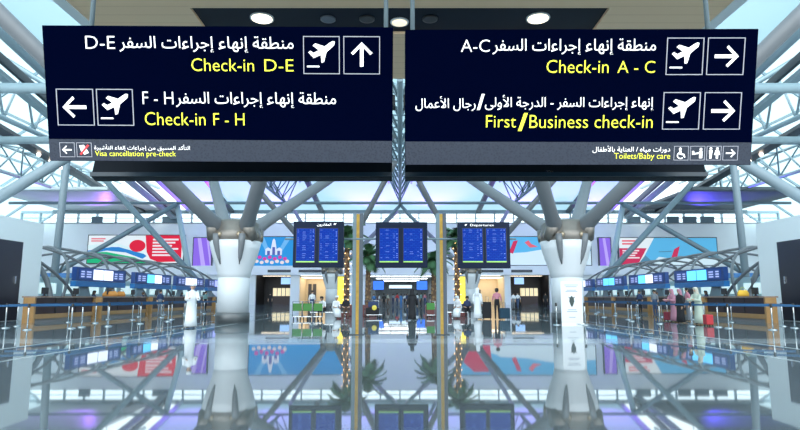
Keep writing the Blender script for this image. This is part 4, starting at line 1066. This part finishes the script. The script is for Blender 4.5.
def palm(label, X, Y, H, seed, lit):
    rnd = random.Random(seed)
    t = thing('palm_tree', label, 'palm tree', (X, Y, .55), 0, 'indoor palms by the departure boards')
    prof = []
    k_ = int(H / .22)
    for i in range(k_ + 1):
        prof += [(.19 - .06 * i / k_, i * H / k_), (.225 - .06 * i / k_, i * H / k_ + .12)]
    MB().lathe(prof, 14).build('trunk', M_bark, t)
    if lit:
        mb = MB()
        for i in range(int(H / .35)):
            for q in range(3):
                a = q * 2.1 + i * 1.05; mb.ball((.24 * math.cos(a), .24 * math.sin(a), .2 + i * .35), .035, n=6)
        mb.build('light_string', mat('amber_bulb', (1, .6, .2), .4, emit=4, ecol=(1, .55, .2)), t)['kind'] = 'stuff'
    for i in range(26):
        a = i * 2.399; el = 1.1 - 1.7 * (i / 26) + rnd.uniform(-.1, .1); L = rnd.uniform(1.25, 1.65)
        pts = []; p = Vector((0, 0, H)); d_ = Vector((math.cos(a) * math.cos(el), math.sin(a) * math.cos(el), math.sin(el)))
        for j in range(9):
            pts.append(p.copy()); p = p + d_ * L / 8; d_ = (d_ + Vector((0, 0, -.16))).normalized()
        mb = MB(); mb.tube(pts, [.022 * (1 - j / 10) for j in range(9)], 5)
        for j in range(1, 9):
            tg = (pts[j] - pts[j - 1]).normalized(); sd_ = tg.cross(Vector((0, 0, 1))).normalized()
            for sg in (-1, 1):
                for f_ in (0, .25, .5, .75):
                    b0 = pts[j - 1].lerp(pts[j], f_); ln = .62 * math.sin(PI * min(1, (j + f_ + .8) / 10))
                    tip = b0 + sd_ * sg * ln * .8 + tg * ln * .6 + Vector((0, 0, -.12))
                    mb.bm.faces.new([mb.bm.verts.new(q) for q in (b0 - tg * .04, b0 + tg * .045, tip)])
        mb.build('frond', M_leaf, t, recalc=False)
    return t
for X_, H_, sd, lit, lab in ((346.5, 4.9, 1, 1, 'taller lit palm left of the left gold striped post'), (368, 3.5, 2, 0, 'shorter palm right of the left gold striped post'), (434, 3.2, 3, 0, 'shorter palm left of the right gold striped post'), (457.5, 4.9, 4, 1, 'taller lit palm right of the right gold striped post')):
    Xp = gx(X_, 40)
    t = thing('planter_box', 'maroon planter box holding the ' + lab, 'planter', (Xp, 40, 0), 0, 'maroon palm planters')
    mb = MB(); mb.box(-.6, .6, -.6, -.54, .02, .75); mb.box(-.6, .6, .54, .6, .02, .75); mb.box(-.6, -.54, -.54, .54, .02, .75); mb.box(.54, .6, -.54, .54, .02, .75); mb.build('box', M_planter, t)
    MB().box(-.54, .54, -.54, .54, .0, .55).build('soil', mat('soil', (.04, .025, .02), .9, noise=.3), t)
    palm(lab, Xp, 40, H_, sd, lit)
# glowing slabs standing in for the yellow light by the far small columns
for px, lab in ((340.5, 'left'), (462.5, 'right')):
    p0, p1 = at(px, 297, 60), at(px, 274, 60)
    t = thing('glow_slab', 'upright glowing slab standing for yellow light beside the %s lit palm' % lab, 'lit panel', (p0.x, 60, 0))
    MB().box(-.35, .35, 0, .2, 0.0, 3.4).build('slab_case', M_darksteel, t); MB().box(-.3, .3, -.02, 0, .6, 3.35).build('glow_face', mat('yellow_glow', (.85, .65, .05), .5, emit=.8), t)
# notice stand in front of the right column
YN = 27.6
a, b_ = at(562, 325, YN), at(581.5, 281, YN)
t = thing('notice_stand', 'tall white notice stand with a dark crest in front of the right large column', 'notice stand', ((a.x + b_.x) / 2, YN, 0))
hw, zt = (b_.x - a.x) / 2, b_.z
MB().box(-hw, hw, 0, .05, .06, zt).build('notice_sheet', mat('notice_white', (.78, .80, .84), .5), t)
MB().box(-hw - .03, hw + .03, -.12, .17, 0, .06).build('stand_foot', M_chrome, t)
mb = MB(); mb.poly([(-.10, -.006, zt * .60), (.10, -.006, zt * .60), (.12, -.006, zt * .53), (.05, -.006, zt * .43), (0, -.006, zt * .40), (-.05, -.006, zt * .43), (-.12, -.006, zt * .53)]); mb.poly([(-.16, -.006, zt * .64), (-.08, -.006, zt * .62), (0, -.006, zt * .66), (.08, -.006, zt * .62), (.16, -.006, zt * .64), (.12, -.006, zt * .60), (-.12, -.006, zt * .60)])
mb.build('crest', mat('crest_dark', (.03, .05, .05), .5), t)
mb = MB()
for v, w_ in ((.90, .32), (.86, .26), (.78, .22), (.75, .28), (.33, .2), (.29, .24), (.16, .15)): mb.box(-w_, w_, -.006, -.004, zt * v, zt * (v + .015))
mb.build('small_print', mat('print_grey', (.3, .34, .42), .5), t)
for i, (px, Y) in enumerate(((556, 27.2), (584.5, 27.0))):
    q = make_stanchion('chrome queue post %s the white notice stand' % ('left of' if i == 0 else 'right of'), 'posts beside the notice stand'); q.location = (gx(px, Y), Y, 0)
# shop fittings
for px0, px1, lab in ((271, 288, 'left'), (523, 540, 'right')):
    t = thing('shop_counter', 'lit cream counter inside the %s dark shop' % lab, 'counter', (x((px0 + px1) / 2), 101.5, 0))
    w_ = (x(px1) - x(px0)) / 2
    MB().box(-w_, w_, 0, .8, 0, z(296)).build('base', M_dkwood, t); MB().box(-w_, w_, -.05, .8, z(296), z(288)).build('lit_display', mat('cream_glow', (.75, .62, .38), .5, emit=.5), t)
    mb = MB()
    for q in range(1, 4): mb.box(-w_ + q * w_ / 2 - .05, -w_ + q * w_ / 2 + .05, -.08, -.05, z(296), z(288))
    mb.build('divider', M_darksteel, t)
for px, lab in ((284, 'left'), (521, 'right')):
    t = thing('shop_screen', 'pale blue screen hanging over the counter of the %s dark shop' % lab, 'screen', (x(px), 101.2, z(281)))
    MB().box(-.9, .9, 0, .15, -.6, .7).build('case', M_black, t); MB().box(-.82, .82, -.02, 0, -.52, .62).build('display', mat('shop_blue', (.30, .5, .85), .4, emit=.6), t)
    MB().tube([(0, .08, .7), (0, .08, 1.9)], .04, 6).build('hanger', M_chrome, t)
# hallway signs
for px0, px1, lab in ((372.5, 384, 'left'), (416.5, 428, 'right')):
    t = thing('hallway_screen', 'blue information screen over the %s side of the hallway entrance' % lab, 'screen', (x((px0 + px1) / 2), 101, z(290)))
    w_ = (x(px1) - x(px0)) / 2
    MB().box(-w_, w_, 0, .2, 0, z(280.5) - z(290)).build('case', M_black, t); MB().box(-w_ + .06, w_ - .06, -.02, 0, .06, z(280.5) - z(290) - .06).build('display', mat('hall_blue', (.03, .16, .75), .4, emit=.6), t)
    for q in (-.5, .5): MB().tube([(q * w_, .1, z(280.5) - z(290)), (q * w_, .1, zl0 - z(290))], .04, 6).build('hanger', M_chrome, t)
t = thing('hallway_sign', 'long lit white sign across the hallway between the two blue screens', 'sign', (x(400), 101.2, z(290)))
MB().box(x(388) - x(400), x(413) - x(400), 0, .15, 0, z(284) - z(290)).build('case', M_black, t); MB().box(x(389) - x(400), x(412) - x(400), -.02, 0, .3, z(285) - z(290)).build('lit_face', mat('pale_lit', (.6, .75, .9), .4, emit=.7), t)
for q in (-1.6, 1.6): MB().tube([(q, .08, z(284) - z(290)), (q, .08, zl0 - z(290))], .04, 6).build('hanger', M_chrome, t)
